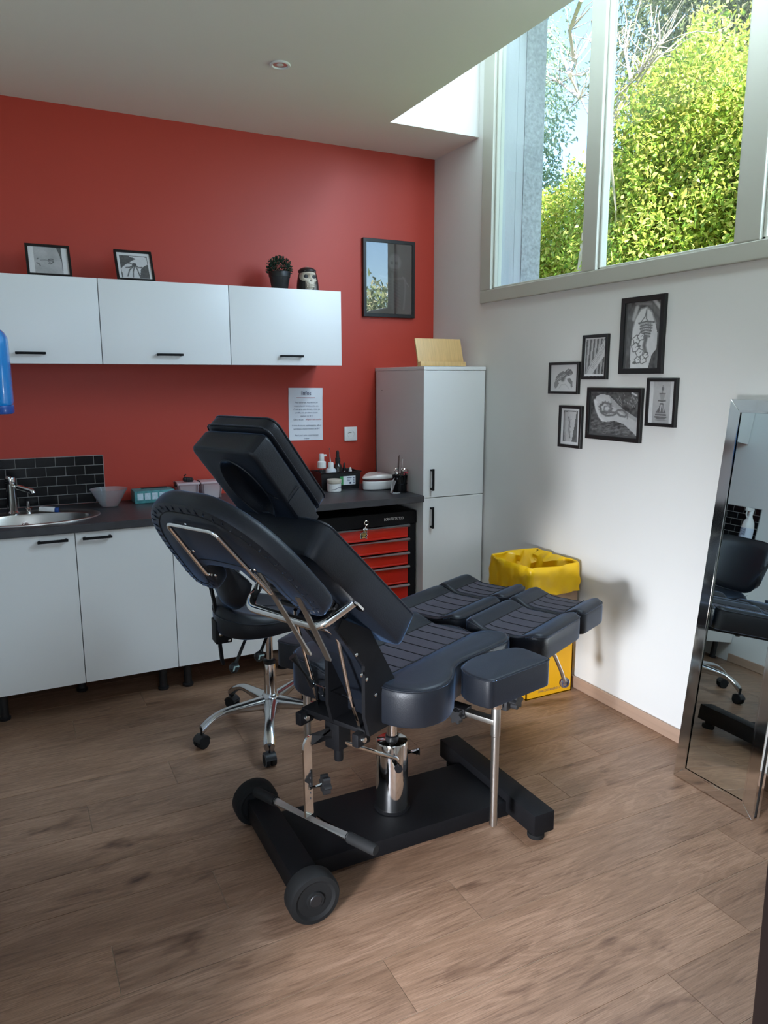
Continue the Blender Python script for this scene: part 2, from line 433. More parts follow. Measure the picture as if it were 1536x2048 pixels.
# right wall with the high window's opening
WY0, WY1, WZ0, WZ1 = 1.02, 3.50, 1.883, 3.80
b = NB(); box(b, XR, 2.43, .2, YB, -.14, WZ0); box(b, XR, 2.43, WY1, YB, WZ0, 4.0); box(b, XR, 2.43, .2, WY0, WZ0, 4.0); box(b, XR, 2.43, WY0, WY1, WZ1, 4.0)
struct('wall_right', b, WHITE_PAINT)
b = NB(); box(b, 2.43, 2.69, .2, 4.25, -.6, 1.86); box(b, 2.43, 2.69, 3.42, 4.25, 1.86, 4.1); box(b, 2.43, 2.69, .2, .95, 1.86, 4.1); box(b, 2.43, 2.69, .95, 3.42, 3.84, 4.1)
struct('wall_outside', b, CONCRETE)
# the concrete return seen through the window: smooth boarded strip, then a rough roughcast band
ROUGH = mat('roughcast', (.27, .28, .30), .95, noise=(60, .55), bump=(90, 1.0))
mk('roughcast_band', bx(2.565, 2.6905, 3.414, 3.4205, 1.87, 3.83), ROUGH, bpy.data.objects['wall_outside'], smooth=False)
mk('board_mark', bx(2.518, 2.521, 3.4182, 3.4205, 1.87, 3.83), CONCRETE, bpy.data.objects['wall_outside'], smooth=False)
# front wall beside the doorway the picture is taken from
b = NB(); box(b, 1.10, XR, .50, .645, -.14, 3.0); box(b, XL, 1.10, .50, .645, 2.15, 3.0)
struct('wall_front', b, WHITE_PAINT)
b = NB(); box(b, 1.45, 1.6, -2.2, .5, -.14, 3.0); box(b, XL, 1.5, -2.3, -2.15, -.14, 3.0)
struct('wall_hall', b, WHITE_PAINT)
# ceiling with the dormer well
DX0, DY0, DY1 = 1.842, .95, 3.562
b = NB(); box(b, -.5, DX0, -2.3, 4.25, ZC, 2.98); box(b, DX0, 2.69, DY1, 4.25, ZC, 2.98); box(b, DX0, 2.69, -2.3, DY0, ZC, 2.98)
struct('ceiling', b, CEIL_PAINT)
b = NB(); box(b, DX0 - .12, XR, DY1, DY1 + .12, 2.98, 3.95); box(b, DX0 - .12, DX0, DY0 - .1, DY1, 2.98, 3.95); box(b, DX0 - .12, XR, DY0 - .12, DY0, 2.98, 3.95); box(b, DX0 - .12, 2.43, DY0 - .12, DY1 + .12, 3.95, 4.1)
b2 = NB(); 
struct('wall_dormer', b, WHITE_PAINT)
struct('trim_dormer', bx(DX0, XR, DY1 - .001, DY1 + .02, ZC + .0005, 3.0), WHITE_PAINT)
# skirting
struct('baseboard_right', bx(2.362, XR, .66, YB, 0, .058, .003, 1), SKIRT)
struct('baseboard_left', bx(XL, XL + .012, 1.05, 3.44, 0, .058, .003, 1), SKIRT)
# high window: outer frame proud of the wall, three panes between mullions
win = struct('window_1', (lambda b: (box(b, 2.358, 2.43, WY0, WY1, WZ0, 1.948, .004), box(b, 2.358, 2.43, 3.405, WY1, 1.948, WZ1, .004), box(b, 2.358, 2.43, WY0, 1.115, 1.948, WZ1, .004), box(b, 2.358, 2.43, 1.115, 3.405, 3.735, WZ1, .004), b)[-1])(NB()), FRAME_PVC)
for (y0, y1) in ((2.61, 2.70), (1.805, 1.908)):
    mk('mullion', bx(2.360, 2.425, y0, y1, 1.948, 3.735, .005), FRAME_PVC, win, smooth=False)
for (y0, y1) in ((2.70, 3.405), (1.908, 2.61), (1.115, 1.805)):
    mk('pane', bx(2.403, 2.407, y0, y1, 1.948, 3.735), PANE, win, smooth=False)
    g = NB()
    for (a0, a1, c0, c1) in ((y0, y0 + .006, 1.948, 3.735), (y1 - .006, y1, 1.948, 3.735), (y0, y1, 1.948, 1.954)):
        box(g, 2.398, 2.4025, a0, a1, c0, c1)
    mk('gasket', g, GASKET, win, smooth=False)
    g = NB()
    for (a0, a1, c0, c1) in ((y0, y0 + .014, 1.948, 3.735), (y1 - .014, y1, 1.948, 3.735), (y0, y1, 1.948, 1.960)):
        box(g, 2.375, 2.398, a0, a1, c0, c1, .003, 1)
    mk('glazing_bead', g, FRAME_PVC, win, smooth=False)
mk('caulk_line', bx(2.3735, 2.376, WY0, WY1 + .012, WZ0 - .006, WZ0), WHITE_PAINT, win, smooth=False)
mk('caulk_line', bx(2.3735, 2.376, WY1, WY1 + .010, WZ0 - .006, 2.9), WHITE_PAINT, win, smooth=False)
# dark door jamb at the picture's edge
struct('door_1', bx(1.0, 1.03, .48, .661, 0, 2.15, .003), DARKWOOD)
struct('trim_1', bx(1.03, 1.10, .645, .661, 0, 2.20, .003), DARKWOOD)
# recessed ceiling spot
sp = empty('ceiling_spotlight', (1.12, 3.14, ZC), 'small round recessed spotlight, unlit, alone in the ceiling', 'spotlight')
mk('trim_ring', lt([(.030, .0), (.041, .0), (.043, -.004), (.040, -.007), (.033, -.0075), (.030, -.004), (.029, .0)], 32, c=(1.12, 3.14, ZC), cap=False), PLASTICWHITE, sp)
mk('reflector', lt([(.0295, -.003), (.029, -.0005), (.012, -.0003)], 28, c=(1.12, 3.14, ZC)), BRUSHED, sp)
mk('bulb', sphere(NB(), (1.12, 3.14, ZC - .002), .016, .016, .004, 16, 8), PLASTICWHITE, sp)
# ================================================================== TATTOO CHAIR
PSI = R(25); CO = Vector((1.05, 2.02, 0))
U3 = Vector((math.cos(PSI), math.sin(PSI), 0)); V3 = Vector((-math.sin(PSI), math.cos(PSI), 0)); Z3 = Vector((0, 0, 1))
ML = mat4(CO, U3, V3, Z3)                 # chair-top frame (u along the seat, v across, z up) turned 25 degrees on the column
def CL(u, v, z): return CO + U3 * u + V3 * v + Z3 * z
ch = empty('tattoo_chair', CO, 'black padded reclining treatment chair on a chrome hydraulic column, middle of the floor', 'chair')
def cpart(name, bm, m, parent=None, M=ML, **k): return mk(name, bm, m, parent or ch, M=M, **k)
I4 = Matrix.Identity(4)
# --- base, square to the room
cpart('base_plate', bx(.69, 1.42, 1.868, 2.160, .02, .075, .004), BLACKMETAL, M=I4)
cpart('rear_bar', bx(.615, .695, 1.765, 2.225, .035, .105, .004), BLACKMETAL, M=I4)
fb = cpart('front_bar', bx(1.405, 1.485, 1.715, 2.30, .035, .105, .004), BLACKMETAL, M=I4)
for y in (1.758, 2.262):
    cpart('levelling_foot', lt([(.026, 0), (.028, .003), (.028, .016), (.018, .018), (.018, .036)], 20, c=(1.446, y, 0)), RUBBER, M=I4)
for y0, y1 in ((1.705, 1.765), (2.225, 2.285)):
    Mw = mat4((.652, y0, .075), (1, 0, 0), (0, 0, 1), (0, 1, 0))
    w = cpart('wheel', lathe(NB(), [(.0, .0), (.024, .0), (.026, .006), (.050, .006), (.058, 0), (.070, .002), (.0745, .010), (.0745, .050), (.070, .058), (.03, .06), (.0, .06)], 36, M=Mw, cap=False), RUBBER, M=I4)
    cpart('hub_cap', lathe(NB(), [(.0, -.002), (.016, -.002), (.019, .001), (.019, .006)], 20, M=Mw, cap=False), BLACKPLASTIC, w, M=I4)
# --- column
col = cpart('hydraulic_column', lt([(.050, .075), (.053, .078), (.053, .308), (.051, .314), (.048, .316)], 48), CHROME)
cpart('column_collar', lt([(.048, .3155), (.0485, .309), (.022, .309), (.022, .330), (.018, .333)], 40, cap=False), BLACKPLASTIC, col)
cpart('column_foot', lt([(.060, .0745), (.060, .080), (.053, .082)], 40, cap=False), BLACKMETAL, col)
cpart('piston', lt([(.0175, .315), (.0175, .50)], 28), CHROME, col)
for s_, aim in ((-1, CL(-.21, .0, .397)), (1, None)):
    p0 = CL(-.045 if s_ < 0 else .052, -.05 if s_ < 0 else -.02, .268 if s_ < 0 else .255)
    d = (U3 * s_ * .5 + V3 * -.6).normalized()
    sk = cpart('lever_socket', tb([p0 + d * -.010, p0 + d * .042], .0105, 12), CHROME, M=I4)
    cpart('socket_rim', tb([p0 + d * .034, p0 + d * .045], .0125, 12), BLACKMETAL, sk, M=I4)
    if aim is not None:
        cpart('linkage_rod', tb(fillet([p0 + d * .030, p0 + d * .035 + Vector((0, 0, .030)), CL(-.235, -.03, .400), CL(-.27, -.02, .425)], .02), .0065, 10), CHROME, M=I4)
# --- underframe
cpart('seat_frame', join_bm([bx(-.29, .20, -.125, .125, .482, .497, .003), bx(-.26, .22, -.105, -.075, .455, .483, .002), bx(-.26, .22, .075, .105, .455, .483, .002), bx(-.06, .06, -.06, .06, .485, .509, .002)]), BLACKMETAL)
for v in (-.112, .112):
    b_ = cpart('pivot_bracket', bx(-.318, -.262, v - .012, v + .012, .452, .492, .004), BLACKMETAL)
    cpart('pivot_bolt', join_bm([lathe(NB(), [(.0, -.020), (.008, -.020), (.009, -.016), (.009, .016), (.008, .020), (0, .020)], 14, M=mat4((-.296, v, .472), (1, 0, 0), (0, 0, 1), (0, 1, 0)), cap=False)]), CHROME, b_)
cpart('hinge_block', bx(-.292, -.238, -.028, .028, .400, .484, .004), BLACKMETAL)
cpart('hinge_pin', lt([(.013, .355), (.014, .36), (.014, .402)], 16, c=(-.262, 0, 0)), BLACKMETAL)
# backrest hinge plates rising from the seat frame
for v in (-.138, .0):
    cpart('hinge_plate', pr([(-.29, .485), (-.10, .485), (-.16, .60), (-.285, .80), (-.40, .86), (-.42, .835), (-.31, .70), (-.31, .55)], -.006, .006, M=mat4((0, v, 0), (1, 0, 0), (0, 0, 1), (0, -1, 0))), BLACKMETAL)
flap = cpart('hinge_cover', pr([(-.20, .50), (-.17, .52), (-.285, .745), (-.40, .86), (-.425, .845), (-.315, .715)], -.005, .130, M=mat4((0, 0, 0), (1, 0, 0), (0, 0, 1), (0, -1, 0)), b=.008), LEATHER)
for (u, z) in ((-.345, .745), (-.302, .66), (-.262, .60), (-.325, .68)):
    cpart('rivet', sphere(NB(), (u, -.1445, z), .006, .003, .006, 10, 6), CHROME, flap)
# --- seat
def bolster(w, hh, dip=.0):
    def f(u, v):
        a = min(1.0, max(0.0, (abs(v) - w * .80) / (w * .75)))
        return hh * math.sin(a * math.pi * .62) - dip
    return f
def zt_(L): return L
seat_half = [(-.225, .045), (-.232, .10), (-.236, .16), (-.225, .21), (-.188, .258), (-.115, .280), (-.045, .265), (.015, .232), (.075, .219), (.175, .229), (.300, .240), (.365, .226), (.392, .185), (.365, .130), (.362, .08), (.385, .02)]
SO = smooth_loop([(u, -v) for u, v in seat_half] + [(u, v) for u, v in reversed(seat_half)], 112)
hs = bolster(.105, .022)
ZS = .600
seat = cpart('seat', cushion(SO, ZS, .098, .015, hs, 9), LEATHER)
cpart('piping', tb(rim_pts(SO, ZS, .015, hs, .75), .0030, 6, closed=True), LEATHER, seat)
def overlay(u0, u1, v0, v1, zt, h, off=.0012, nu=18, nv=10):
    bm = NB(); g = [[bm.verts.new((u0 + (u1 - u0) * i / nu, v0 + (v1 - v0) * j / nv, zt + h(u0 + (u1 - u0) * i / nu, v0 + (v1 - v0) * j / nv) + off)) for j in range(nv + 1)] for i in range(nu + 1)]
    for i in range(nu):
        for j in range(nv): bm.faces.new((g[i][j], g[i + 1][j], g[i + 1][j + 1], g[i][j + 1]))
    return bm
def seamline(p, q, zt, h, n=12, r=.0016, off=.0016):
    return tb([(p[0] + (q[0] - p[0]) * t / n, p[1] + (q[1] - p[1]) * t / n, zt + h(p[0] + (q[0] - p[0]) * t / n, p[1] + (q[1] - p[1]) * t / n) + off) for t in range(n + 1)], r, 5)
def quilt(parent, u0, u1, v0, v1, zt, h, step, u_first=None):
    cpart('quilted_panel', overlay(u0, u1, v0, v1, zt, h), PANEL, parent)
    for v in (v0, v1): cpart('seam', seamline((u0, v), (u1, v), zt, h, 18, .0022), STITCH, parent)
    u = u0 + step * .5 if u_first is None else u_first
    while u < u1 - .01:
        cpart('seam', seamline((u, v0), (u, v1), zt, h, 8, .0018), STITCH, parent); u += step
quilt(seat, -.222, .352, -.088, .088, ZS, hs, .064)
# --- split leg rest: calf pads and foot pads with raised flanks
def legpad(name, u0, u1, v0, v1, zt, th, wave, step, rr):
    vm_ = (v0 + v1) / 2; hw = (v1 - v0) / 2
    def h(u, v):
        t = min(1.15, abs(v - vm_) / hw)
        return wave * (.5 - .5 * math.cos(math.pi * min(1, max(0, (t - .30) / .55)))) - wave * .45 - .010 * max(0, (t - .8) / .35)
    L = round_poly([(u0, v0), (u1, v0), (u1, v1), (u0, v1)], rr, 88, 8)
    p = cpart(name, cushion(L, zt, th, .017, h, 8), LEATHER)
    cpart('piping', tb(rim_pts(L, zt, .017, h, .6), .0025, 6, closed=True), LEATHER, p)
    quilt(p, u0 + .022, u1 - .020, vm_ - .078, vm_ + .078, zt, h, step)
    return p
for s_ in (-1, 1):
    v0, v1 = (-.330, -.006) if s_ < 0 else (.006, .330)
    cp = legpad('calf_pad', .402, .735, v0, v1, .612, .085, .026, .068, (.05, .035, .035, .06))
    fp = legpad('foot_pad', .742, .955, v0, v1, .612, .080, .030, .055, (.03, .045, .045, .03))
    if s_ < 0:
        lev = cpart('release_lever', tb(fillet([CL(.735, -.175, .50), CL(.752, -.19, .455), CL(.785, -.20, .415), CL(.862, -.20, .315), CL(.885, -.2, .272)], .05, 8), .008, 12, rr=None), CHROME, M=I4)
        Mk = mat4(CL(.888, -.2, .266), U3 * .82 + V3 * -.57, Z3, (U3 * -.57 + V3 * -.82))
        cpart('round_knob', lathe(NB(), [(0, -.006), (.020, -.006), (.022, -.002), (.022, .006), (.018, .008), (0, .008)], 28, M=Mk, cap=False), CHROME, lev, M=I4)
        cpart('knob_label', join_bm([lathe(NB(), [(.012, .0085), (.0165, .0085)], 28, M=Mk, cap=False), text_bm('COMFORT', .0058, Mk @ Matrix.Translation((0, 0, .0088)))]), INK, lev, M=I4)
        cpart('lever_spring', tb([CL(.735 + .010 * math.cos(t * .9), -.175 + .010 * math.sin(t * .9), .515 - .0013 * t) for t in range(46)], .0022, 6), CHROME, lev, M=I4)
    cpart('leg_frame', join_bm([bx(.20, .90, (v0 + v1) / 2 - .018, (v0 + v1) / 2 + .018, .498, .526, .003), bx(.40, .70, v0 + .05, v1 - .05, .518, .530, .002)]), BLACKMETAL)
# --- backrest
F0 = Vector((-.149, 0, .823)); AX = Vector((-.743, 0, .669)); NN = Vector((.669, 0, .743))
MB_ = ML @ mat4(F0, AX, Vector((0, 1, 0)), NN)      # x up the backrest, y across, z out of the front face
LB = round_poly([(-.004, -.208), (.492, -.208), (.492, .208), (-.004, .208)], (.035, .035, .035, .035), 112, 8)
def hb(u, v): return -.006 * max(0, (abs(v) - .15) / .06)
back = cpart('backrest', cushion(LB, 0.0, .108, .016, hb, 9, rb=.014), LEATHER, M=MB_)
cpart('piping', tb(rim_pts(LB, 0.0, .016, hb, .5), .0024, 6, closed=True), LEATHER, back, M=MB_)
cpart('backrest_seam', seamline((.10, -.10), (.40, -.10), 0, hb), STITCH, back, M=MB_)
# accordion bellows between the backrest and the pad behind it
bl = NB()
for k in range(11):
    a0 = .17 + k * .024
    box(bl, a0, a0 + .016, -.125, .10, -.128 - (.012 if k % 2 else 0), -.106, .005, 1)
cpart('bellows', bl, BLACKPLASTIC, back, M=MB_)
# push handle across the rear
hp = [CL(-.415, .150, .912), CL(-.474, .142, .858), CL(-.476, -.132, .855), CL(-.412, -.192, .917)]
hd = cpart('push_handle', tb(fillet(hp, .035, 8), .0130, 16), CHROME, M=I4)
for s_, u, v, z in ((1, -.395, .150, .912), (-1, -.405, -.196, .912)):
    Mp = ML @ mat4((u, v, z), AX, Vector((0, 1, 0)), NN)
    mp_ = cpart('mount_plate', prism(NB(), round_poly([(-.034, -.010), (.014, -.010), (.014, .010), (-.034, .010)], .009, 28), -.004, .002, M=Mp), CHROME, hd, M=I4)
# --- headrest block with face hole, and its front cushion
H0 = Vector((-.493, 0, 1.105)); HA = Vector((-.641, 0, .767)); HN = Vector((.767, 0, .641))
MH = ML @ mat4(H0, HA, Vector((0, 1, 0)), HN)       # x up, y across, z towards the front
def headblock():
    n = 72
    outer = round_poly([(0, -.112), (.276, -.112), (.276, .112), (0, .112)], .022, n, 6)
    ang = np.linspace(0, 2 * np.pi, n, endpoint=False)
    c0 = np.array([.138, .0])
    # start the hole loop where the outer loop starts so that both rings line up
    th = np.arctan2(outer[:, 1] - c0[1], outer[:, 0] - c0[0])
    hole = np.stack([.138 + .100 * np.cos(th), 0 + .060 * np.sin(th)], 1)
    N = loop_normals(outer); bm = NB()
    def rg(P, z): return ring_verts(bm, [(p[0], p[1], z) for p in P])
    def sc(k): return c0 + (hole - c0) * k
    seq = [rg(sc(.55), .030), rg(sc(.72), .026), rg(sc(.86), .015), rg(sc(.95), .004), rg(sc(1.02), -.001), rg(sc(1.10), .0)]
    for k in (.25, .5, .75): seq.append(rg(sc(1.10) * (1 - k) + (outer - N * .010) * k, 0))
    for a in range(6):
        t = math.pi / 2 * a / 5; seq.append(rg(outer - N * (.010 * (1 - math.sin(t))), .010 * (1 - math.cos(t))))
    for a in range(6):
        t = math.pi / 2 * a / 5; seq.append(rg(outer - N * (.012 * (1 - math.cos(t))), .068 - .012 + .012 * math.sin(t)))
    for i in range(len(seq) - 1): bridge(bm, seq[i], seq[i + 1])
    bm.faces.new(seq[0]); bm.faces.new(seq[-1]); return bm, hole
hbm, hole = headblock()
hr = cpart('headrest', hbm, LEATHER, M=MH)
cpart('face_hole_piping', tb([(.138 + (p[0] - .138) * 1.04, p[1] * 1.04, -.0005) for p in hole], .0024, 6, closed=True), LEATHER, hr, M=MH)
cpart('cover_seam', tb(fillet([(.150, -.060, -.0010), (.118, -.090, -.001), (.112, -.1125, .012), (.112, -.1130, .052)], .01), .0016, 6), STITCH, hr, M=MH)
cpart('cover_flap', prism(NB(), [(-.002, .004), (.104, .004), (.104, .054), (-.002, .054)], .1118, .1136, M=mat4((0, 0, 0), (1, 0, 0), (0, 0, 1), (0, -1, 0)), b=.0006), LEATHER, hr, M=MH)
LH = round_poly([(.004, -.112), (.284, -.112), (.284, .112), (.004, .112)], .03, 80, 6)
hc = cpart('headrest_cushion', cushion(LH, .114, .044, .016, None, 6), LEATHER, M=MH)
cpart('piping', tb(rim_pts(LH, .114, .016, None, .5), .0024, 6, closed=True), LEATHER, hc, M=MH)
cpart('piping', tb([(p[0], p[1], .074) for p in LH + loop_normals(LH) * .001], .0022, 6, closed=True), LEATHER, hc, M=MH)
cpart('lock_pin', tb([CL(-.566, -.093, 1.055), CL(-.50, -.13, 1.098)], .0028, 8), CHROME, M=I4)
# --- horseshoe pad carried behind the backrest
OH = Vector((-.700, 0, 1.088)); OA = Vector((-.641, 0, .767)); ON = Vector((.767, 0, .641))
MO = ML @ mat4(OH, OA, Vector((0, 1, 0)), ON)       # x up, y across, z towards the front (rear face at z = 0)
hh = [(.150, 0), (.146, .07), (.115, .135), (.055, .190), (-.02, .222), (-.10, .238), (-.18, .246), (-.215, .225), (-.222, .180), (-.200, .142), (-.150, .122), (-.105, .112), (-.092, .06), (-.090, 0)]
PO = smooth_loop([(p, -v) for p, v in hh] + [(p, v) for p, v in reversed(hh[1:-1])], 120)
hs_pad = cpart('horseshoe_pad', cushion(PO, .052, .052, .020, None, 1, rb=.010, fan=False), LEATHER, M=MO)
cpart('seam', tb([(p[0], p[1], -.0006) for p in PO - loop_normals(PO) * .030], .0014, 5, closed=True), STITCH, hs_pad, M=MO)
st = NB(); NPO = loop_normals(PO)
for i in range(0, 120, 2):            # gathered leather folds along the rear rim
    if PO[i][0] < .0 and abs(PO[i][1]) < .13: continue
    p = PO[i] - NPO[i] * .009; q = PO[i] - NPO[i] * (.026 + .006 * math.sin(i * 1.7)); t = np.array([-NPO[i][1], NPO[i][0]]) * .004 * math.sin(i * 2.3)
    tube(st, [(p[0], p[1], .001), ((p[0] + q[0]) / 2, (p[1] + q[1]) / 2, -.0012), (q[0] + t[0], q[1] + t[1], .0008)], .0020, 5)
cpart('gathered_folds', st, LEATHER, hs_pad, M=MO, kind='stuff')
fr = tb(fillet([(-.128, .105, -.004), (-.118, .112, -.011), (.083, .090, -.011), (.083, -.084, -.011), (-.140, -.110, -.011), (-.150, -.100, -.003)], .022, 8), .0055, 12)
rf = cpart('rear_frame', fr, CHROME, hs_pad, M=MO)
for p in ((.083, .03), (-.03, .102), (-.055, -.102), (-.128, .10)):
    cpart('screw', sphere(NB(), (p[0], p[1] - .008, -.004), .0045, .0045, .003, 10, 6), CHROME, hs_pad, M=MO)
for a, b2_ in (((-.656, -.112, 1.036), (-.487, -.105, .780)), ((-.608, -.190, .978), (-.478, -.165, .776))):
    A, B = CL(*a), CL(*b2_)
    cpart('support_bar', tb([A, B], .006, 4, flat=(.0075, .0028)), BRUSHED, M=I4)
# --- prop rods under the backrest
pr_ = cpart('prop_rod', tb(fillet([CL(-.272, -.1, .468), CL(-.322, -.1, .600), CL(-.372, -.1, .795), CL(-.402, -.09, .822), CL(-.405, -.05, .818)], .03, 6), .0058, 10), CHROME, M=I4)
pr2 = cpart('prop_rod', tb(fillet([CL(-.237, .1, .463), CL(-.267, .1, .587), CL(-.295, .1, .676), CL(-.33, .1, .80), CL(-.35, .08, .83)], .03, 6), .0058, 10), CHROME, M=I4)
cpart('cross_rod', tb([CL(-.265, .1, .575), CL(-.322, -.1, .598)], .0045, 8), CHROME, M=I4)
cpart('prop_sleeve', tb([CL(-.262, .10, .565), CL(-.312, .135, .665)], .013, 12), BLACKPLASTIC, pr2, M=I4)
cpart('prop_catch', tb(fillet([CL(-.255, .085, .545), CL(-.262, .055, .540), CL(-.284, .035, .585)], .01), .003, 8), CHROME, M=I4)
# --- adjustable foot handle
bkt = cpart('footrest_bracket', tb(fillet([CL(-.272, .002, .450), CL(-.388, .002, .466), CL(-.396, .002, .452), CL(-.392, .002, .236)], .012, 5), .02, 4, flat=(.0035, .016)), CHROME, M=I4)
holes = NB()
for z in (.372, .352, .334, .306, .288): lathe(holes, [(0, 0), (.0042, 0)], 12, M=mat4(CL(-.3876, .0, z), V3, Z3, U3), cap=False)
cpart('bolt_hole', holes, GASKET, bkt, M=I4)
def star_knob(c, ax, r=.024, t=.020):
    a, b_ = frame_of(Vector(ax)); ax = Vector(ax).normalized()
    poly = [((r * (1 + .20 * math.cos(6 * q))) * math.cos(q), (r * (1 + .20 * math.cos(6 * q))) * math.sin(q)) for q in np.linspace(0, 2 * np.pi, 48, endpoint=False)]
    Mk = mat4(c, a, b_, ax)
    return prism(NB(), poly, 0, t, M=Mk)
kd = (U3 * .85 + V3 * -.5).normalized()
kk = cpart('clamp_knob', star_knob(CL(-.372, -.008, .322) + kd * .018, kd, .024, .022), BLACKPLASTIC, M=I4)
cpart('knob_stem', tb([CL(-.392, .0, .322), CL(-.372, -.008, .322) + kd * .02], .006, 10), CHROME, kk, M=I4)
fbar = cpart('foot_handle', tb([CL(-.390, .150, .226), CL(-.390, -.155, .226)], .0115, 16), SATIN, M=I4)
for v0, v1 in ((.140, .232), (-.145, -.245)):
    cpart('grip', tb([CL(-.390, v0, .226), CL(-.390, v0 + (v1 - v0) * .05, .226), CL(-.390, v1 * .97, .226), CL(-.390, v1, .226)], .0155, 16, rr=[.0145, .0155, .0155, .013]), RUBBER, fbar, M=I4)
cpart('inner_rod', tb([CL(-.372, -.01, .224), CL(-.374, -.13, .222)], .004, 8), CHROME, fbar, M=I4)
# --- two arm rests on chrome posts
arm_poly = [(-.014, -.371), (-.014, -.300), (.020, -.244), (.090, -.229), (.165, -.238), (.296, -.296), (.258, -.431)]
for s_, du in ((1, 0.0), (-1, -.14)):
    P = [(u + du, v * s_) for u, v in arm_poly]
    if s_ < 0: P = P[::-1]
    rr_ = [.016, .05, .05, .05, .05, .045, .018]
    L = round_poly(P, rr_ if s_ > 0 else rr_[::-1], 88, 7)
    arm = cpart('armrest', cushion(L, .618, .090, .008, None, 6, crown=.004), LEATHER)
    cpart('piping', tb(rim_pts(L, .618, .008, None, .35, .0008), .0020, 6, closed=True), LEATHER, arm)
    pu, pv = .088 + du, -.335 * s_
    cpart('post', lt([(.0125, .095), (.0125, .395), (.0148, .398), (.0148, .525), (.012, .535)], 24, c=(pu, pv, 0)), BRUSHED, arm)
    cpart('post_collar', lt([(.019, .490), (.0205, .493), (.0205, .520), (.019, .523)], 24, c=(pu, pv, 0)), CHROME, arm)
    cpart('tilt_bracket', bx(pu + .012, pu + .062, pv - .03, pv + .03, .478, .540, .005), BLACKPLASTIC, arm)
    Mx = ML @ Matrix.Identity(4)
    cpart('clamp_knob', prism(NB(), [((.022 * (1 + .2 * math.cos(6 * q))) * math.cos(q), (.022 * (1 + .2 * math.cos(6 * q))) * math.sin(q)) for q in np.linspace(0, 2 * np.pi, 48, endpoint=False)], 0, .022, M=mat4((pu + .05, pv - .03 * s_, .505), (1, 0, 0), (0, 0, 1), (0, -s_, 0))), BLACKPLASTIC, arm)
    cpart('slide_bar', bx(pu - .016, pu + .016, *(sorted((pv, -.02 * s_))), .436, .452, .002), BRUSHED, arm)
    cpart('slide_sleeve', bx(pu - .022, pu + .022, *(sorted((-.235 * s_, -.06 * s_))), .428, .460, .003), BLACKMETAL, arm)
    cpart('clamp_knob', prism(NB(), [((.020 * (1 + .2 * math.cos(6 * q))) * math.cos(q), (.020 * (1 + .2 * math.cos(6 * q))) * math.sin(q)) for q in np.linspace(0, 2 * np.pi, 48, endpoint=False)], 0, .022, M=mat4((pu - .022, -.215 * s_, .438), (0, 1, 0), (0, 0, 1), (-1, 0, 0))), BLACKPLASTIC, arm)
# ================================================================== KITCHEN UNITS
def bar_handle(name, parent, c, length, axis, out, m=None, w=.0055, post=.024):
    """slim black bar on two posts; axis = direction of the bar, out = direction away from the door"""
    c = Vector(c); a = Vector(axis); o = Vector(out); b = NB()
    side = a.cross(o)
    Mx = mat4(c, a, side, o)
    box(b, -length / 2, length / 2, -w, w, post - .006, post + .004, .0015, 1, M=Mx)
    for s in (-1, 1): box(b, s * (length / 2 - .008) - .005, s * (length / 2 - .008) + .005, -w, w, 0, post, .001, 1, M=Mx)
    return mk(name, b, m or BLACKMETAL, parent)
YF = 3.44
# base units
def base_unit(x0, x1, doors, label, legs, y0=YF):
    t = empty('base_cabinet', ((x0 + x1) / 2, 3.7, 0), label, 'cabinet', 'white base units under the dark worktop')
    b = NB(); box(b, x0, x0 + .016, y0 + .02, YB - .002, .135, .826); box(b, x1 - .016, x1, y0 + .02, YB - .002, .135, .826)
    box(b, x0, x1, y0 + .02, YB - .002, .135, .151); box(b, x0, x1, YB - .012, YB - .004, .135, .826); box(b, x0, x1, y0 + .02, y0 + .08, .80, .826)
    mk('carcass', b, CARCASS, t, smooth=False)
    for (d0, d1, hx) in doors:
        d = mk('door', bx(d0 + .0015, d1 - .0015, y0, y0 + .018, .133, .824, .0012, 1), MELAMINE, t)
        bar_handle('handle', d, (hx, y0, .798), .122, (1, 0, 0), (0, -1, 0))
    for lx, ly in legs:
        mk('leg', lt([(.024, 0), (.026, .003), (.026, .012), (.019, .016), (.019, .128), (.030, .130), (.030, .136)], 18, c=(lx, ly, 0)), BLACKPLASTIC, t)
    return t
base_unit(XL + .003, .645, [(XL + .003, .232, .142), (.232, .645, .322)], 'wide white two-door sink unit with slim black bar handles on black legs', [(-.107, 3.51), (.229, 3.69), (.584, 3.53), (-.107, 3.95), (.584, 3.95)])
base_unit(.645, 1.245, [(.645, 1.245, .735)], 'white single-door base unit behind the stool', [(.700, 3.52), (1.19, 3.52), (.70, 3.95), (1.19, 3.95)])
# worktop with a cut-out bowl
SKX, SKY, SKA, SKB = .075, 3.650, .252, .147
def plate_with_hole(z):
    b = NB(); o_ = ring_verts(b, [(XL + .001, 3.425, z), (1.977, 3.425, z), (1.977, YB - .001, z), (XL + .001, YB - .001, z)])
    h_ = ring_verts(b, [(SKX + SKA * math.cos(2 * math.pi * k / 48), SKY + SKB * math.sin(2 * math.pi * k / 48), z) for k in range(48)])
    es = [b.edges.new((L[i], L[(i + 1) % len(L)])) for L in (o_, h_) for i in range(len(L))]
    bmesh.ops.triangle_fill(b, use_beauty=True, edges=es); return b
b = join_bm([plate_with_hole(.862), plate_with_hole(.828)])
for L in ([(XL + .001, 3.425), (1.977, 3.425), (1.977, YB - .001), (XL + .001, YB - .001)], [(SKX + SKA * math.cos(2 * math.pi * k / 48), SKY + SKB * math.sin(2 * math.pi * k / 48)) for k in range(48)]):
    bridge(b, ring_verts(b, [(x, y, .828) for x, y in L]), ring_verts(b, [(x, y, .862) for x, y in L]))
bmesh.ops.remove_doubles(b, verts=b.verts, dist=.0002)
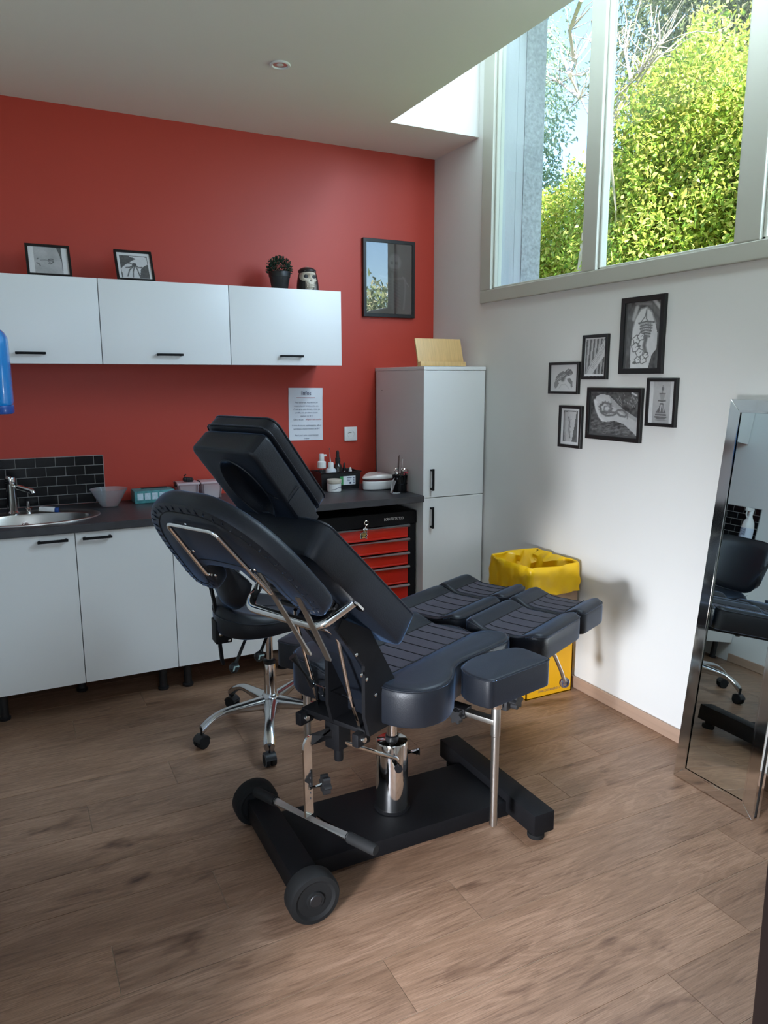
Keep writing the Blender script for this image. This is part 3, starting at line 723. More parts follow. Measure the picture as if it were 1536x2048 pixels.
wt = mk('worktop', b, WORKTOP)
tag(wt, 'long charcoal worktop running from the sink to the tall cupboard', 'worktop')
mk('edge_strip', bx(XL + .002, 1.976, 3.4235, 3.4252, .830, .8585), WORKTOP, wt, smooth=False)
# sink: inset oval steel bowl with drainer rim
sk = empty('sink', (.10, 3.70, .862), 'oval stainless steel bowl set into the dark worktop by the tiles', 'sink')
def oval_rings(cx, cy, prof, n=64):
    bm = NB(); prev = None
    for (a, b_, z) in prof:
        cur = ring_verts(bm, [(cx + a * math.cos(2 * math.pi * k / n), cy + b_ * math.sin(2 * math.pi * k / n), z) for k in range(n)])
        if prev: bridge(bm, prev, cur)
        prev = cur
    bm.faces.new(prev); return bm
def off_ring(rows, n=64):
    bm = NB(); prev = None
    for (cy, a, b_, z) in rows:
        cur = ring_verts(bm, [(SKX + a * math.cos(2 * math.pi * k / n), cy + b_ * math.sin(2 * math.pi * k / n), z) for k in range(n)])
        if prev: bridge(bm, prev, cur)
        prev = cur
    return bm, prev
bm, _ = off_ring([(3.685, .292, .205, .8622), (3.685, .291, .204, .867), (3.685, .285, .199, .8685), (3.675, .268, .178, .8675), (3.652, .252, .148, .8665), (3.650, .247, .142, .8640)])
mk('bowl_rim', bm, BRUSHED, sk)
bm, last = off_ring([(3.650, .2475, .1425, .8645), (3.650, .244, .139, .855), (3.650, .236, .132, .800), (3.650, .222, .122, .755), (3.650, .19, .10, .728), (3.650, .10, .06, .720), (3.650, .03, .03, .718)])
bm.faces.new(last); mk('bowl', bm, BRUSHED, sk)
mk('drain', lt([(.034, .7185), (.036, .722), (.030, .723), (.012, .7195), (0, .7195)], 28, c=(SKX, SKY, 0), cap=False), CHROME, sk)
MO_ = mat4((.046, 3.7835, .815), (1, 0, 0), (0, .15, .989), (0, -.989, .15))
mk('overflow', lathe(NB(), [(.0125, .0), (.0155, .002), (.0155, .005), (.0115, .005), (.0105, .001), (0, .001)], 24, M=MO_, cap=False), CHROME, sk)
mk('overflow_slot', bx(-.003, .003, -.008, .008, .001, .0045, .001, 1), GASKET, sk, M=MO_)
# mixer tap
fc = empty('mixer_tap', (0, 3.83, .868), 'chrome single lever mixer tap with a short spout at the sink', 'tap')
mk('body', lt([(.030, .8685), (.030, .873), (.022, .880), (.0215, 1.000), (.024, 1.005), (.024, 1.030), (.022, 1.036), (.0, 1.037)], 28, c=(.0, 3.83, 0)), CHROME, fc)
mk('spout', tb(fillet([(.0, 3.83, .998), (.035, 3.79, .992), (.085, 3.735, .978), (.088, 3.732, .968)], .01), .0125, 14), CHROME, fc)
mk('lever', tb([(.0, 3.83, 1.034), (-.006, 3.805, 1.040), (-.012, 3.77, 1.043)], .007, 10), CHROME, fc)
mk('side_valve', join_bm([lt([(.012, .868), (.012, .885), (.007, .888), (.007, .918), (0, .919)], 16, c=(.066, 3.845, 0), cap=False), tb([(.052, 3.84, .884), (.080, 3.85, .884)], .006, 10)]), CHROME, fc)
# upper units
YU = 3.675
for (x0, x1, hx, lab) in ((XL + .003, .421, .125, 'white wall cupboard over the sink, beside the blue dispenser'), (.421, 1.019, .722, 'white wall cupboard between the other two wall cupboards'), (1.019, 1.614, 1.33, 'white wall cupboard carrying the small plant and the skull')):
    t = empty('wall_cabinet', ((x0 + x1) / 2, 3.85, 1.552), lab, 'cabinet', 'row of white wall cupboards')
    mk('carcass', bx(x0, x1 - (.0 if x1 < 1.5 else .004), YU + .020, YB - .0005, 1.556, 1.930, .0015, 1), MELAMINE, t)
    d = mk('door', bx(x0 + .002, x1 - .0015, YU, YU + .018, 1.551, 1.929, .0015, 2), GLOSSWHITE, t)
    bar_handle('handle', d, (hx, YU, 1.596), .122, (1, 0, 0), (0, -1, 0))
# tall unit
t = empty('tall_cabinet', (2.175, 3.73, 0), 'tall narrow off-white cupboard with two doors in the room corner', 'cabinet')
TX0, TX1 = 1.979, 2.366
b = NB(); box(b, TX0, TX0 + .016, YF + .001, YB - .001, .06, 1.526, .0008, 1); box(b, TX1 - .016, TX1, YF + .022, YB - .001, .06, 1.526); box(b, TX0, TX1, YF + .022, YB - .001, .06, .08); box(b, TX0, TX1, YB - .012, YB - .002, .06, 1.526)
mk('carcass', b, MELAMINE, t, smooth=False)
mk('top_panel', bx(TX0 - .001, TX1 + .001, YF - .002, YB - .001, 1.527, 1.545, .001, 1), MELAMINE, t)
mk('plinth', bx(TX0 + .01, TX1 - .01, YF + .05, YF + .066, 0, .06), BLACKPLASTIC, t, smooth=False)
for z0, z1, hz in ((.066, .843, .738), (.847, 1.524, .946)):
    d = mk('door', bx(TX0 + .002, TX1 - .002, YF, YF + .018, z0, z1, .0012, 1), MELAMINE, t)
    bar_handle('handle', d, (2.027, YF, hz), .118, (0, 0, 1), (0, -1, 0), w=.006)
mk('screw_cap', lathe(NB(), [(0, .0), (.0035, .0), (.003, .0012), (0, .0015)], 12, M=mat4((TX0, 3.93, 1.415), (0, 1, 0), (0, 0, 1), (-1, 0, 0)), cap=False), BLACKPLASTIC, t)
# backsplash: metro tiles on the back wall and on the side wall by the sink
TW, TH, G = .0895, .0474, .0035
def tiles(label, along, x0, x1, z0, rows, fixed, sign):
    t = empty('tile_backsplash', (0, 0, 0), label, 'tiles')
    org = (fixed if along == 'y' else (x0 + x1) / 2, (x0 + x1) / 2 if along == 'y' else fixed, z0)
    t.location = org; ORG[t.name] = Vector(org)
    zt = z0 + rows * TH + G
    if along == 'x': mk('grout', bx(x0, x1, fixed - .004, fixed - .0003, z0, zt), GROUT, t, smooth=False)
    else: mk('grout', bx(fixed + .0003, fixed + .004, x0, x1, z0, zt), GROUT, t, smooth=False)
    for r_ in range(rows):
        e = x1 - G - (TW if (r_ % 2) else TW * .5)      # row ends on a half tile every other course
        edges = [x1 - G]
        while e > x0 + .012: edges.append(e); e -= TW
        edges.append(x0)
        for a1, a0 in zip(edges[:-1], edges[1:]):
            if a1 - a0 < .012: continue
            za, zb = z0 + r_ * TH + G, z0 + (r_ + 1) * TH
            if along == 'x': bb = bx(a0 + G, a1, fixed - .0075, fixed - .001, za, zb, .0012, 1)
            else: bb = bx(fixed + .001, fixed + .0075, a0 + G, a1, za, zb, .0012, 1)
            mk('tile', bb, TILE, t)
    return t
tiles('black brick-pattern tile panel on the red wall behind the sink', 'x', XL + .008, .432, .864, 5, YB, 1)
def flip_tiles():
    t = empty('tile_backsplash', (XL, 3.72, .864), 'black brick-pattern tile panel on the white side wall beside the sink', 'tiles')
    z0 = .864; x0, x1 = 3.445, YB - .009
    mk('grout', bx(XL + .0003, XL + .004, x0, x1, z0, z0 + 5 * TH + G), GROUT, t, smooth=False)
    for r_ in range(5):
        edges = [x0 + G]; e = x0 + G + (TW if r_ % 2 else TW * .5)
        while e < x1 - .012: edges.append(e); e += TW
        edges.append(x1)
        for a0, a1 in zip(edges[:-1], edges[1:]):
            mk('tile', bx(XL + .001, XL + .0075, a0, a1 - G, z0 + r_ * TH + G, z0 + (r_ + 1) * TH, .0012, 1), TILE, t)
flip_tiles()
# ------------------------------------------------------------------ rolling tool chest under the worktop
REDSTEEL = mat('red_lacquered_steel', (.56, .018, .010), .28, coat=.4, noise=(4, .05))
STRIP = mat('satin_aluminium', (.72, .70, .68), .35, .85, noise=(20, .05))
tc_ = empty('tool_chest', (1.66, 3.68, 0), 'black and red steel tool chest with six drawers under the worktop', 'tool chest')
CX0, CX1, CY0, CY1 = 1.330, 1.970, 3.505, 3.88
b = NB(); box(b, CX0, CX0 + .045, CY0, CY1, .09, .70, .002, 1); box(b, CX1 - .045, CX1, CY0, CY1, .09, .70, .002, 1); box(b, CX0 + .04, CX1 - .04, CY1 - .02, CY1, .09, .70); box(b, CX0 + .04, CX1 - .04, CY0 + .02, CY1, .09, .11); box(b, CX0 + .04, CX1 - .04, CY0 + .03, CY0 + .04, .09, .70)
mk('body', b, BLACKMETAL, tc_)
lid = mk('lid', bx(CX0 - .003, CX1 + .003, CY0 - .004, CY1, .702, .772, .004, 2), BLACKMETAL, tc_)
mk('lettering', text_bm('BORN TO TATTOO', .0215, mat4((1.832, CY0 - .0046, .7365), (1, 0, 0), (0, 0, 1), (0, -1, 0)), sx=.62), PLASTICWHITE, lid, smooth=False)
zs = [.698, .621, .543, .467, .362, .256, .14]
for i in range(6):
    z1 = zs[i] - .004; z0 = zs[i + 1] + .006
    d = mk('drawer', join_bm([bx(CX0 + .047, CX1 - .047, CY0 + .001, CY0 + .022, z0, z1, .003, 2), bx(CX0 + .049, CX1 - .049, CY0 - .003, CY0 + .004, z0 + .001, z0 + .011, .002, 1)]), REDSTEEL, tc_)
    mk('handle_strip', tb([(CX0 + .044, CY0 - .010, zs[i] - .004), (CX1 - .044, CY0 - .010, zs[i] - .004)], .0085, 10), STRIP, d)
    if i == 0:
        def crest(c, s):
            q = [(-.9, .9), (-.55, .75), (0, .95), (.55, .75), (.9, .9), (.72, .35), (.95, .0), (.7, -.3), (.85, -.9), (.4, -.7), (0, -.55), (-.4, -.7), (-.85, -.9), (-.7, -.3), (-.95, 0), (-.72, .35)]
            return [(x * s, y * s * .82) for x, y in q]
        Me = mat4((1.653, CY0 - .0004, zs[0] - .037), (1, 0, 0), (0, 0, 1), (0, -1, 0))
        GOLD = mat('emblem_gold', (.62, .42, .12), .45, noise=(60, .2))
        mk('emblem', prism(NB(), crest(0, .0245), 0, .0008, M=Me), PLASTICWHITE, d)
        mk('emblem', prism(NB(), crest(0, .0220), 0, .0012, M=Me), BLACKPLASTIC, d)
        e = NB()
        for k, (w, y) in enumerate(((.013, .010), (.015, .0045), (.012, -.001))):
            prism(e, [(-w, y), (w, y), (w * .9, y + .0032), (-w * .9, y + .0032)], 0, .0016, M=None)
        prism(e, [(.010 * math.cos(q), -.009 + .0045 * math.sin(q)) for q in np.linspace(0, 2 * math.pi, 20, endpoint=False)], 0, .0016)
        bmesh.ops.transform(e, matrix=Me, verts=e.verts); mk('emblem', e, GOLD, d)
lk = mk('lock', lathe(NB(), [(.013, .0), (.013, .004), (.010, .006), (.004, .006), (.004, .012), (0, .012)], 20, M=mat4((1.655, CY0 - .012, zs[0] - .004), (1, 0, 0), (0, 0, 1), (0, -1, 0)), cap=False), CHROME, tc_)
mk('key', join_bm([tb([(1.655 + .011 * math.cos(q), CY0 - .030, zs[0] + .036 + .011 * math.sin(q)) for q in np.linspace(0, 2 * math.pi, 16, endpoint=False)], .003, 6, closed=True), tb([(1.655, CY0 - .030, zs[0] + .024), (1.655, CY0 - .028, zs[0] + .0)], .0022, 6), tb([(1.655, CY0 - .028, zs[0]), (1.655, CY0 - .012, zs[0] - .004)], .0025, 6), tb([(1.658 + .007 * math.cos(q), CY0 - .028, zs[0] + .012 + .012 * math.sin(q)) for q in np.linspace(0, 2 * math.pi, 16, endpoint=False)], .0012, 6, closed=True)]), CHROME, lk)
for x in (CX0 + .07, CX1 - .07):
    for y in (CY0 + .06, CY1 - .06):
        c = mk('caster', join_bm([lathe(NB(), [(0, -.012), (.034, -.012), (.036, -.008), (.036, .008), (.034, .012), (0, .012)], 20, M=mat4((x, y, .036), (0, 1, 0), (0, 0, 1), (1, 0, 0)), cap=False), bx(x - .018, x + .018, y - .025, y + .025, .070, .092)]), RUBBER, tc_)
# ================================================================== SADDLE STOOL
SX, SY = .915, 2.88
st = empty('saddle_stool', (SX, SY, 0), 'black saddle stool with curved back on a polished five-arm castor base', 'stool')
wheels = [(.61, 2.856), (.811, 2.590), (.825, 3.172), (1.157, 3.085), (1.150, 2.670)]
bs = NB()
hub = lathe(bs, [(.036, .085), (.040, .095), (.040, .150), (.034, .165), (.030, .170)], 28, c=(SX, SY, 0))
mk('hub', bs, ALU, st)
for wx, wy in wheels:
    d = Vector((wx - SX, wy - SY, 0)); L_ = d.length; d.normalize(); n_ = Vector((-d.y, d.x, 0))
    P = []; prev = None; bm = NB()
    for k in range(15):
        t = k / 14; s = .022 + (L_ - .022) * t
        z = .140 - .006 * t - .052 * max(0, (t - .55) / .45) ** 2.2
        w = .030 - .011 * min(1, t / .6) + .010 * max(0, (t - .80) / .20); h = .044 - .022 * min(1, t / .6) + .006 * max(0, (t - .82) / .18)
        c = Vector((SX, SY, z)) + d * s
        if t > .9: w *= 1 - .25 * (t - .9) / .1
        ring = ring_verts(bm, [c + n_ * (w * math.cos(q)) + Vector((0, 0, (h * .45 if math.sin(q) > 0 else h) * math.sin(q))) for q in np.linspace(0, 2 * math.pi, 14, endpoint=False)])
        if prev: bridge(bm, prev, ring)
        else: bm.faces.new(ring)
        prev = ring
    bm.faces.new(prev); arm = mk('base_arm', bm, ALU, st)
    ang = math.atan2(d.y, d.x) + 1.9
    ax = Vector((math.cos(ang), math.sin(ang), 0)); f_ = Vector((-ax.y, ax.x, 0))
    c = Vector((wx, wy, .0265))
    ca = mk('caster', tb([Vector((wx, wy, .052)), Vector((wx, wy, .088))], .007, 10), BLACKPLASTIC, st)
    cw = NB()
    for s in (-1, 1):
        lathe(cw, [(0, .004), (.0262, .004), (.0265, .007), (.0265, .019), (.0245, .022), (.015, .0225), (.0, .0235)], 24, M=mat4(c, f_, Vector((0, 0, 1)), ax * s), cap=False)
    mk('wheel', cw, RUBBER, ca)
    hd_ = NB()
    pts = [c + f_ * (.0285 * math.cos(q)) + Vector((0, 0, .0285 * math.sin(q))) for q in np.linspace(R(15), R(165), 10)]
    tube(hd_, pts, .01, 4, flat=(.021, .0022))
    mk('hood', hd_, BLACKPLASTIC, ca)
    mk('tread_ring', tb([c + ax * -.020 + f_ * (.0235 * math.cos(q)) + Vector((0, 0, .0235 * math.sin(q))) for q in np.linspace(0, 2 * math.pi, 24, endpoint=False)], .0028, 6, closed=True), mat('grey_tread', (.10, .10, .105), .7, noise=(30, .2)) if 'grey_tread' not in bpy.data.materials else bpy.data.materials['grey_tread'], ca)
colm = mk('gas_column', lt([(.026, .150), (.0265, .165), (.0255, .300), (.024, .306), (.023, .307)], 28, c=(SX, SY, 0)), CHROME, st)
mk('gas_piston', lt([(.0145, .30), (.0145, .455)], 22, c=(SX, SY, 0)), CHROME, colm)
mk('collar', lt([(.0245, .300), (.0262, .303), (.0262, .316), (.020, .320), (.0146, .321)], 24, c=(SX, SY, 0), cap=False), BLACKPLASTIC, colm)
mk('seat_plate', bx(SX - .17, SX + .10, SY - .05, SY + .05, .452, .468, .004), BLACKMETAL, st)
# saddle seat
def hsad(u, v):
    return .055 * max(0, -u / .20) ** 1.6 + .018 * (abs(v) / .19) ** 2 * (1 if u < 0.1 else .4) - .028 * max(0, (u - .05) / .16) * (abs(v) / .14)
SS = smooth_loop([(-.205, 0), (-.19, .10), (-.12, .185), (-.02, .195), (.09, .150), (.165, .095), (.200, .045), (.205, 0), (.200, -.045), (.165, -.095), (.09, -.150), (-.02, -.195), (-.12, -.185), (-.19, -.10)], 96)
MS = mat4((SX - .02, SY, 0), (.985, -.17, 0), (.17, .985, 0), (0, 0, 1))
se = mk('seat', cushion(SS, .552, .080, .034, hsad, 9, rb=.030), LEATHER, st, M=MS)
mk('piping', tb(rim_pts(SS, .552, .034, hsad, .25), .0026, 6, closed=True), LEATHER, se, M=MS)
mk('seat_seam', tb([(u, .0, .552 + hsad(u, 0) + .001) for u in np.linspace(-.17, .18, 12)], .0018, 5), STITCH, se, M=MS)
mk('seat_seam', tb([(u, -.165 + .1 * (u + .06) ** 2, .540 + hsad(u, .165)) for u in np.linspace(-.14, .06, 8)], .0018, 5), STITCH, se, M=MS)
# curved back, hollow side towards the wall of pictures
bm = NB(); nu, nv = 30, 14; grid = {}
def back_pt(a, b_, off):
    """a in [-1,1] across, b in [-1,1] up"""
    w = .205 * (1 - .10 * max(0, b_)); hgt = .155
    r_ = (1 - abs(a) ** 3.2) ** (1 / 2.6)
    th = a * 1.10
    y = .190 * math.sin(th) / math.sin(1.10); x = .150 * (1 - math.cos(th))
    z = .745 + b_ * hgt * r_ + .02 * a * a
    x += -.050 * b_ * 1.0
    nx, ny = -math.cos(th), math.sin(th)
    return Vector((x + nx * off, y + ny * off * 1.0, z))
def shell(off, sgn):
    g = []
    for i in range(nu + 1):
        a = -1 + 2 * i / nu; row = []
        for j in range(nv + 1):
            b_ = -1 + 2 * j / nv
            edge = max(0.0, 1 - max(abs(a), abs(b_)) ** 6)
            row.append(bm.verts.new(back_pt(a * .985, b_, off * edge ** .5)))
        g.append(row)
    for i in range(nu):
        for j in range(nv): bm.faces.new((g[i][j], g[i + 1][j], g[i + 1][j + 1], g[i][j + 1]))
shell(.026, 1); shell(-.026, -1)
bmesh.ops.remove_doubles(bm, verts=bm.verts, dist=.0008)
MBK = mat4((.690, 2.865, 0), (.985, -.17, 0), (.17, .985, 0), (0, 0, 1))
bk = mk('backrest', bm, LEATHER, st, M=MBK, ang=60)
mk('piping', tb([tuple(back_pt(a, b_, 0)) for a, b_ in [(math.cos(q), 0) if False else (max(-.985, min(.985, 1.28 * math.cos(q))), max(-1, min(1, 1.28 * math.sin(q)))) for q in np.linspace(0, 2 * math.pi, 72, endpoint=False)]], .0035, 6, closed=True), LEATHER, bk, M=MBK)
mk('backrest_post', tb(fillet([(.672, 2.868, .70), (.690, 2.870, .60), (.712, 2.872, .350), (.716, 2.872, .335)], .03), .01, 4, flat=(.011, .006)), BLACKMETAL, st)
br = mk('adjuster_block', bx(.682, .748, 2.835, 2.905, .435, .530, .004), BLACKMETAL, st)
for (x, z) in ((.695, .507), (.735, .515), (.735, .445), (.705, .475)):
    mk('bolt', lathe(NB(), [(0, 0), (.0065 if (x, z) != (.705, .475) else .010, 0), (.006, .004), (0, .005)], 14, M=mat4((x, 2.835, z), (1, 0, 0), (0, 0, 1), (0, -1, 0)), cap=False), CHROME, br)
mk('adjuster_arm', bx(.74, .86, 2.855, 2.885, .447, .462, .003), BLACKMETAL, st)
TEAL = mat('pale_arrow_mark', (.30, .42, .40), .5, noise=(40, .2))
for (p0, p1) in (((.792, 2.80, .452), (.735, 2.755, .372)), ((.880, 2.80, .448), (.838, 2.755, .400))):
    A, B = Vector(p0), Vector(p1); d = (B - A).normalized()
    lv = mk('lever', tb([A, A + d * .03, B - d * .005], .0065, 10), BLACKPLASTIC, st)
    K = B + d * .012
    mk('lever_paddle', tb([B - d * .012, B, K, K + d * .014, K + d * .024], .02, 16, rr=[.008, .015, .021, .018, .006]), BLACKPLASTIC, lv)
    Mk = mat4(K + Vector((0, -.0212, .002)), (1, 0, 0), (0, 0, 1), (0, -1, 0))
    g = NB()
    for q in ([(-.012, -.010), (-.006, -.010), (-.002, .004), (.010, .004), (.010, .009), (-.006, .009)], [(.010, .001), (.016, .0065), (.010, .012)]):
        prism(g, q, 0, .0008)
    bmesh.ops.transform(g, matrix=Mk, verts=g.verts); mk('arrow_mark', g, TEAL, lv, smooth=False)
# ================================================================== FRAMED PRINTS (flat pictures drawn cell by cell on a fine grid)
def canvas(w, h, bgv=.5): return np.full((h, w), bgv, float)
def gx(A): h, w = A.shape; return (np.arange(w)[None, :] + .5) / w, (np.arange(h)[:, None] + .5) / h
def f_ell(A, cx, cy, rx, ry, v, rot=0.0, soft=.0):
    x, y = gx(A); asp = A.shape[0] / A.shape[1]
    dx, dy = x - cx, (y - cy) * asp; c, s = math.cos(rot), math.sin(rot)
    q = ((dx * c + dy * s) / rx) ** 2 + ((-dx * s + dy * c) / (ry * asp)) ** 2
    m = np.clip((1 - q) / max(soft, 1e-3), 0, 1) if soft else (q < 1).astype(float)
    A[:] = A * (1 - m) + v * m
def f_poly(A, pts, v, shade=None):
    x, y = gx(A); X, Y = np.broadcast_arrays(x, y); ins = np.zeros(A.shape, bool); P = pts
    for i in range(len(P)):
        x0, y0 = P[i - 1]; x1, y1 = P[i]
        c = ((y0 > Y) != (y1 > Y)) & (X < (x1 - x0) * (Y - y0) / (y1 - y0 + 1e-12) + x0); ins ^= c
    A[ins] = v if shade is None else (v + shade * (X - .5))[ins]
def f_line(A, pts, w, v, op=1.0):
    x, y = gx(A); asp = A.shape[0] / A.shape[1]; D = np.full(A.shape, 9.0)
    for (x0, y0), (x1, y1) in zip(pts[:-1], pts[1:]):
        ax, ay, bx_, by_ = x0, y0 * asp, x1, y1 * asp
        L2 = (bx_ - ax) ** 2 + (by_ - ay) ** 2 + 1e-12
        t = np.clip(((x - ax) * (bx_ - ax) + (y * asp - ay) * (by_ - ay)) / L2, 0, 1)
        D = np.minimum(D, np.hypot(x - ax - t * (bx_ - ax), y * asp - ay - t * (by_ - ay)))
    m = np.clip(1.5 - D / w, 0, 1) * op; A[:] = A * (1 - m) + v * m
def f_noise(A, amp, cells=10, seed=0):
    r_ = np.random.default_rng(seed); h, w = A.shape; g = r_.random((cells + 2, cells + 2))
    yy = np.linspace(0, cells, h); xx = np.linspace(0, cells, w); iy = yy.astype(int); ix = xx.astype(int); fy = (yy - iy)[:, None]; fx = (xx - ix)[None, :]
    n = g[iy][:, ix] * (1 - fy) * (1 - fx) + g[iy + 1][:, ix] * fy * (1 - fx) + g[iy][:, ix + 1] * (1 - fy) * fx + g[iy + 1][:, ix + 1] * fy * fx
    A += (n - .5) * amp
def wob(cx, cy, r, n=24, a=.15, k=5, ph=0.0, sq=1.0):
    return [(cx + r * (1 + a * math.sin(k * q + ph)) * math.cos(q), cy + sq * r * (1 + a * math.sin(k * q + ph)) * math.sin(q)) for q in np.linspace(0, 2 * math.pi, n)]

def art_tower():           # big frame: upper arm with a pagoda and blossoms
    A = canvas(66, 106, .10); f_noise(A, .10, 9, 1)
    f_line(A, [(.25, .25), (.33, .08)], .05, .45); f_line(A, [(.62, .0), (.98, .22)], .06, .16); f_line(A, [(.80, 0), (1, .14)], .04, .55); f_line(A, [(.3, .02), (.7, .05)], .03, .25)
    f_poly(A, [(.22, .55), (.24, .38), (.32, .22), (.45, .11), (.58, .09), (.72, .15), (.84, .30), (.92, .48), (.93, .70), (.80, .80), (.72, .99), (.22, .99), (.19, .75)], .66, -.10)
    f_line(A, [(.22, .42), (.30, .24), (.44, .11), (.60, .09), (.74, .16), (.87, .34)], .016, .30)
    f_line(A, [(.60, .12), (.57, .22), (.48, .29), (.42, .33)], .012, .12); f_line(A, [(.60, .12), (.60, .26), (.66, .30)], .014, .2)
    for k, (y, w) in enumerate(((.315, .20), (.36, .15), (.40, .15), (.44, .13), (.48, .11), (.52, .10))):
        f_line(A, [(.60 - w, y + .005), (.60, y - .012), (.62 + w, y + .005)], .020, .14)
        f_line(A, [(.60 - w * .8, y + .02), (.62 + w * .8, y + .02)], .012, .38)
    for k in range(6): f_line(A, [(.46 + k * .055, .32), (.46 + k * .055, .44)], .008, .2)
    f_line(A, [(.62, .54), (.58, .66), (.63, .76)], .05, .17)
    for (x, y, r_) in ((.36, .56, .10), (.48, .52, .09), (.34, .68, .11), (.46, .76, .10), (.56, .86, .10), (.42, .87, .08), (.64, .80, .07)):
        f_poly(A, wob(x, y, r_, 22, .14, 5, x * 9, .62), .70); f_line(A, wob(x, y, r_, 22, .14, 5, x * 9, .62), .011, .12); f_line(A, [(x, y), (x + .05, y - .02)], .01, .2)
    f_ell(A, .33, .91, .06, .02, .14); f_ell(A, .44, .66, .05, .02, .15); f_noise(A, .07, 22, 3)
    A[:, :4] = .07; A[:, -3:] = np.minimum(A[:, -3:], .2); return A
def art_stripes():         # forearm in front of a striped blind
    A = canvas(46, 80, .3); x, y = gx(A)
    A[:] = np.where(np.sin((x * 1.0 + y * .10) * 38) > -.1, .52, .16) * (1 - .35 * y)
    f_poly(A, [(.10, .93), (.22, .74), (.48, .50), (.72, .22), (.92, .05), (1.05, .2), (1.0, .46), (.80, .58), (.55, .80), (.36, .97), (.2, 1.0)], .58, .12)
    for k in range(16):
        t = k / 15; f_line(A, [(.30 + .55 * t, .74 - .56 * t), (.44 + .5 * t, .80 - .50 * t)], .012, .34)
    f_line(A, [(.12, .93), (.48, .52), (.9, .06)], .012, .25); f_noise(A, .10, 20, 4); A[:3] = .72; A[-5:-2] = .78; A[:, :2] = .6; return A
def art_turtle():          # small square frame: sketch of a turtle
    A = canvas(46, 46, .62); f_noise(A, .06, 4, 5)
    f_poly(A, [(.18, .58), (.22, .44), (.32, .32), (.46, .24), (.56, .26), (.55, .40), (.44, .54), (.30, .62)], .20)
    f_poly(A, wob(.68, .29, .145, 20, .07, 3, 0, .85), .16); f_line(A, [(.58, .34), (.50, .46), (.46, .56)], .07, .18)
    f_poly(A, [(.60, .52), (.74, .50), (.82, .62), (.84, .80), (.78, .88), (.76, .72), (.66, .62)], .22)
    f_poly(A, [(.17, .60), (.30, .62), (.32, .70), (.26, .84), (.18, .90), (.14, .78)], .26)
    for k in range(7): f_line(A, [(.22 + .05 * k, .52 - .03 * k), (.30 + .045 * k, .58 - .035 * k)], .012, .50)
    f_ell(A, .74, .27, .03, .02, .7); f_line(A, [(.70, .36), (.78, .34)], .012, .55); f_line(A, [(.62, .24), (.68, .20)], .014, .45)
    f_line(A, [(.33, .88), (.42, .74), (.56, .72), (.72, .90)], .014, .50); return A
def art_dragon():          # landscape frame: forearm with a coiled dragon
    A = canvas(86, 78, .08); f_noise(A, .10, 26, 6); f_noise(A, .06, 8, 7)
    rr_ = np.random.default_rng(4)
    for k in range(60):
        a, b_ = rr_.random(2); f_line(A, [(a, .62 + .36 * b_), (a + .10, .60 + .36 * b_)], .006, .26, .5)
    for k in range(30):
        a, b_ = rr_.random(2); f_line(A, [(.45 + .5 * a, .28 * b_), (.47 + .5 * a, .05 + .28 * b_)], .006, .40, .6)
    f_line(A, [(.86, .02), (.94, .07)], .014, .7)
    f_poly(A, [(.10, .20), (.14, .10), (.24, .06), (.40, .08), (.52, .20), (.70, .38), (.88, .54), (1.02, .62), (1.02, .98), (.90, .86), (.72, .70), (.52, .64), (.36, .68), (.26, .66), (.20, .54), (.14, .42)], .50, -.12)
    f_poly(A, [(.40, .08), (.52, .20), (.70, .38), (1.02, .58), (1.02, .66), (.7, .48), (.46, .3)], .36)
    f_line(A, [(.10, .20), (.14, .40), (.22, .58), (.30, .66)], .02, .62); f_ell(A, .13, .25, .03, .05, .62)
    f_line(A, wob(.34, .36, .115, 30, .10, 6, 0, .95), .022, .14); f_line(A, wob(.37, .38, .065, 24, .1, 5, 1, 1), .014, .2)
    f_line(A, [(.44, .46), (.54, .46), (.60, .40), (.70, .40), (.78, .48), (.74, .54), (.64, .52), (.58, .46), (.50, .52), (.36, .54), (.26, .48)], .020, .15)
    f_line(A, [(.78, .48), (.79, .58)], .012, .2)
    for k in range(14):
        q = k * .45; f_line(A, [(.34 + .12 * math.cos(q), .36 + .12 * math.sin(q)), (.34 + .155 * math.cos(q + .15), .36 + .15 * math.sin(q + .15))], .010, .16)
    f_noise(A, .06, 30, 9); A[:, :3] = .06; A[-4:] = .07; return A
def art_king():            # portrait frame: chess king
    A = canvas(50, 76, .62); A[:, 8:42] = .34; x, y = gx(A); B = A.copy(); B[:, 8:42] += (.14 * (1 - y) * np.ones((1, 34)))
    A[:] = B
    f_poly(A, [(.26, .86), (.30, .74), (.42, .62), (.46, .46), (.58, .46), (.60, .62), (.70, .74), (.74, .86), (.62, .90), (.38, .90)], .13)
    f_poly(A, [(.42, .30), (.64, .30), (.59, .44), (.47, .44)], .30); f_line(A, [(.42, .29), (.64, .29)], .016, .12)
    f_ell(A, .53, .17, .045, .05, .14); f_line(A, [(.53, .10), (.53, .28)], .014, .16); f_line(A, [(.38, .46), (.66, .46)], .022, .12); f_line(A, [(.42, .50), (.63, .50)], .014, .5)
    f_line(A, [(.50, .56), (.47, .72)], .016, .55); f_line(A, [(.56, .56), (.60, .72)], .010, .5); f_line(A, [(.30, .76), (.70, .76)], .016, .35); f_line(A, [(.28, .82), (.72, .82)], .010, .4)
    f_ell(A, .52, .92, .28, .03, .22, 0, .8); f_noise(A, .05, 20, 11); return A
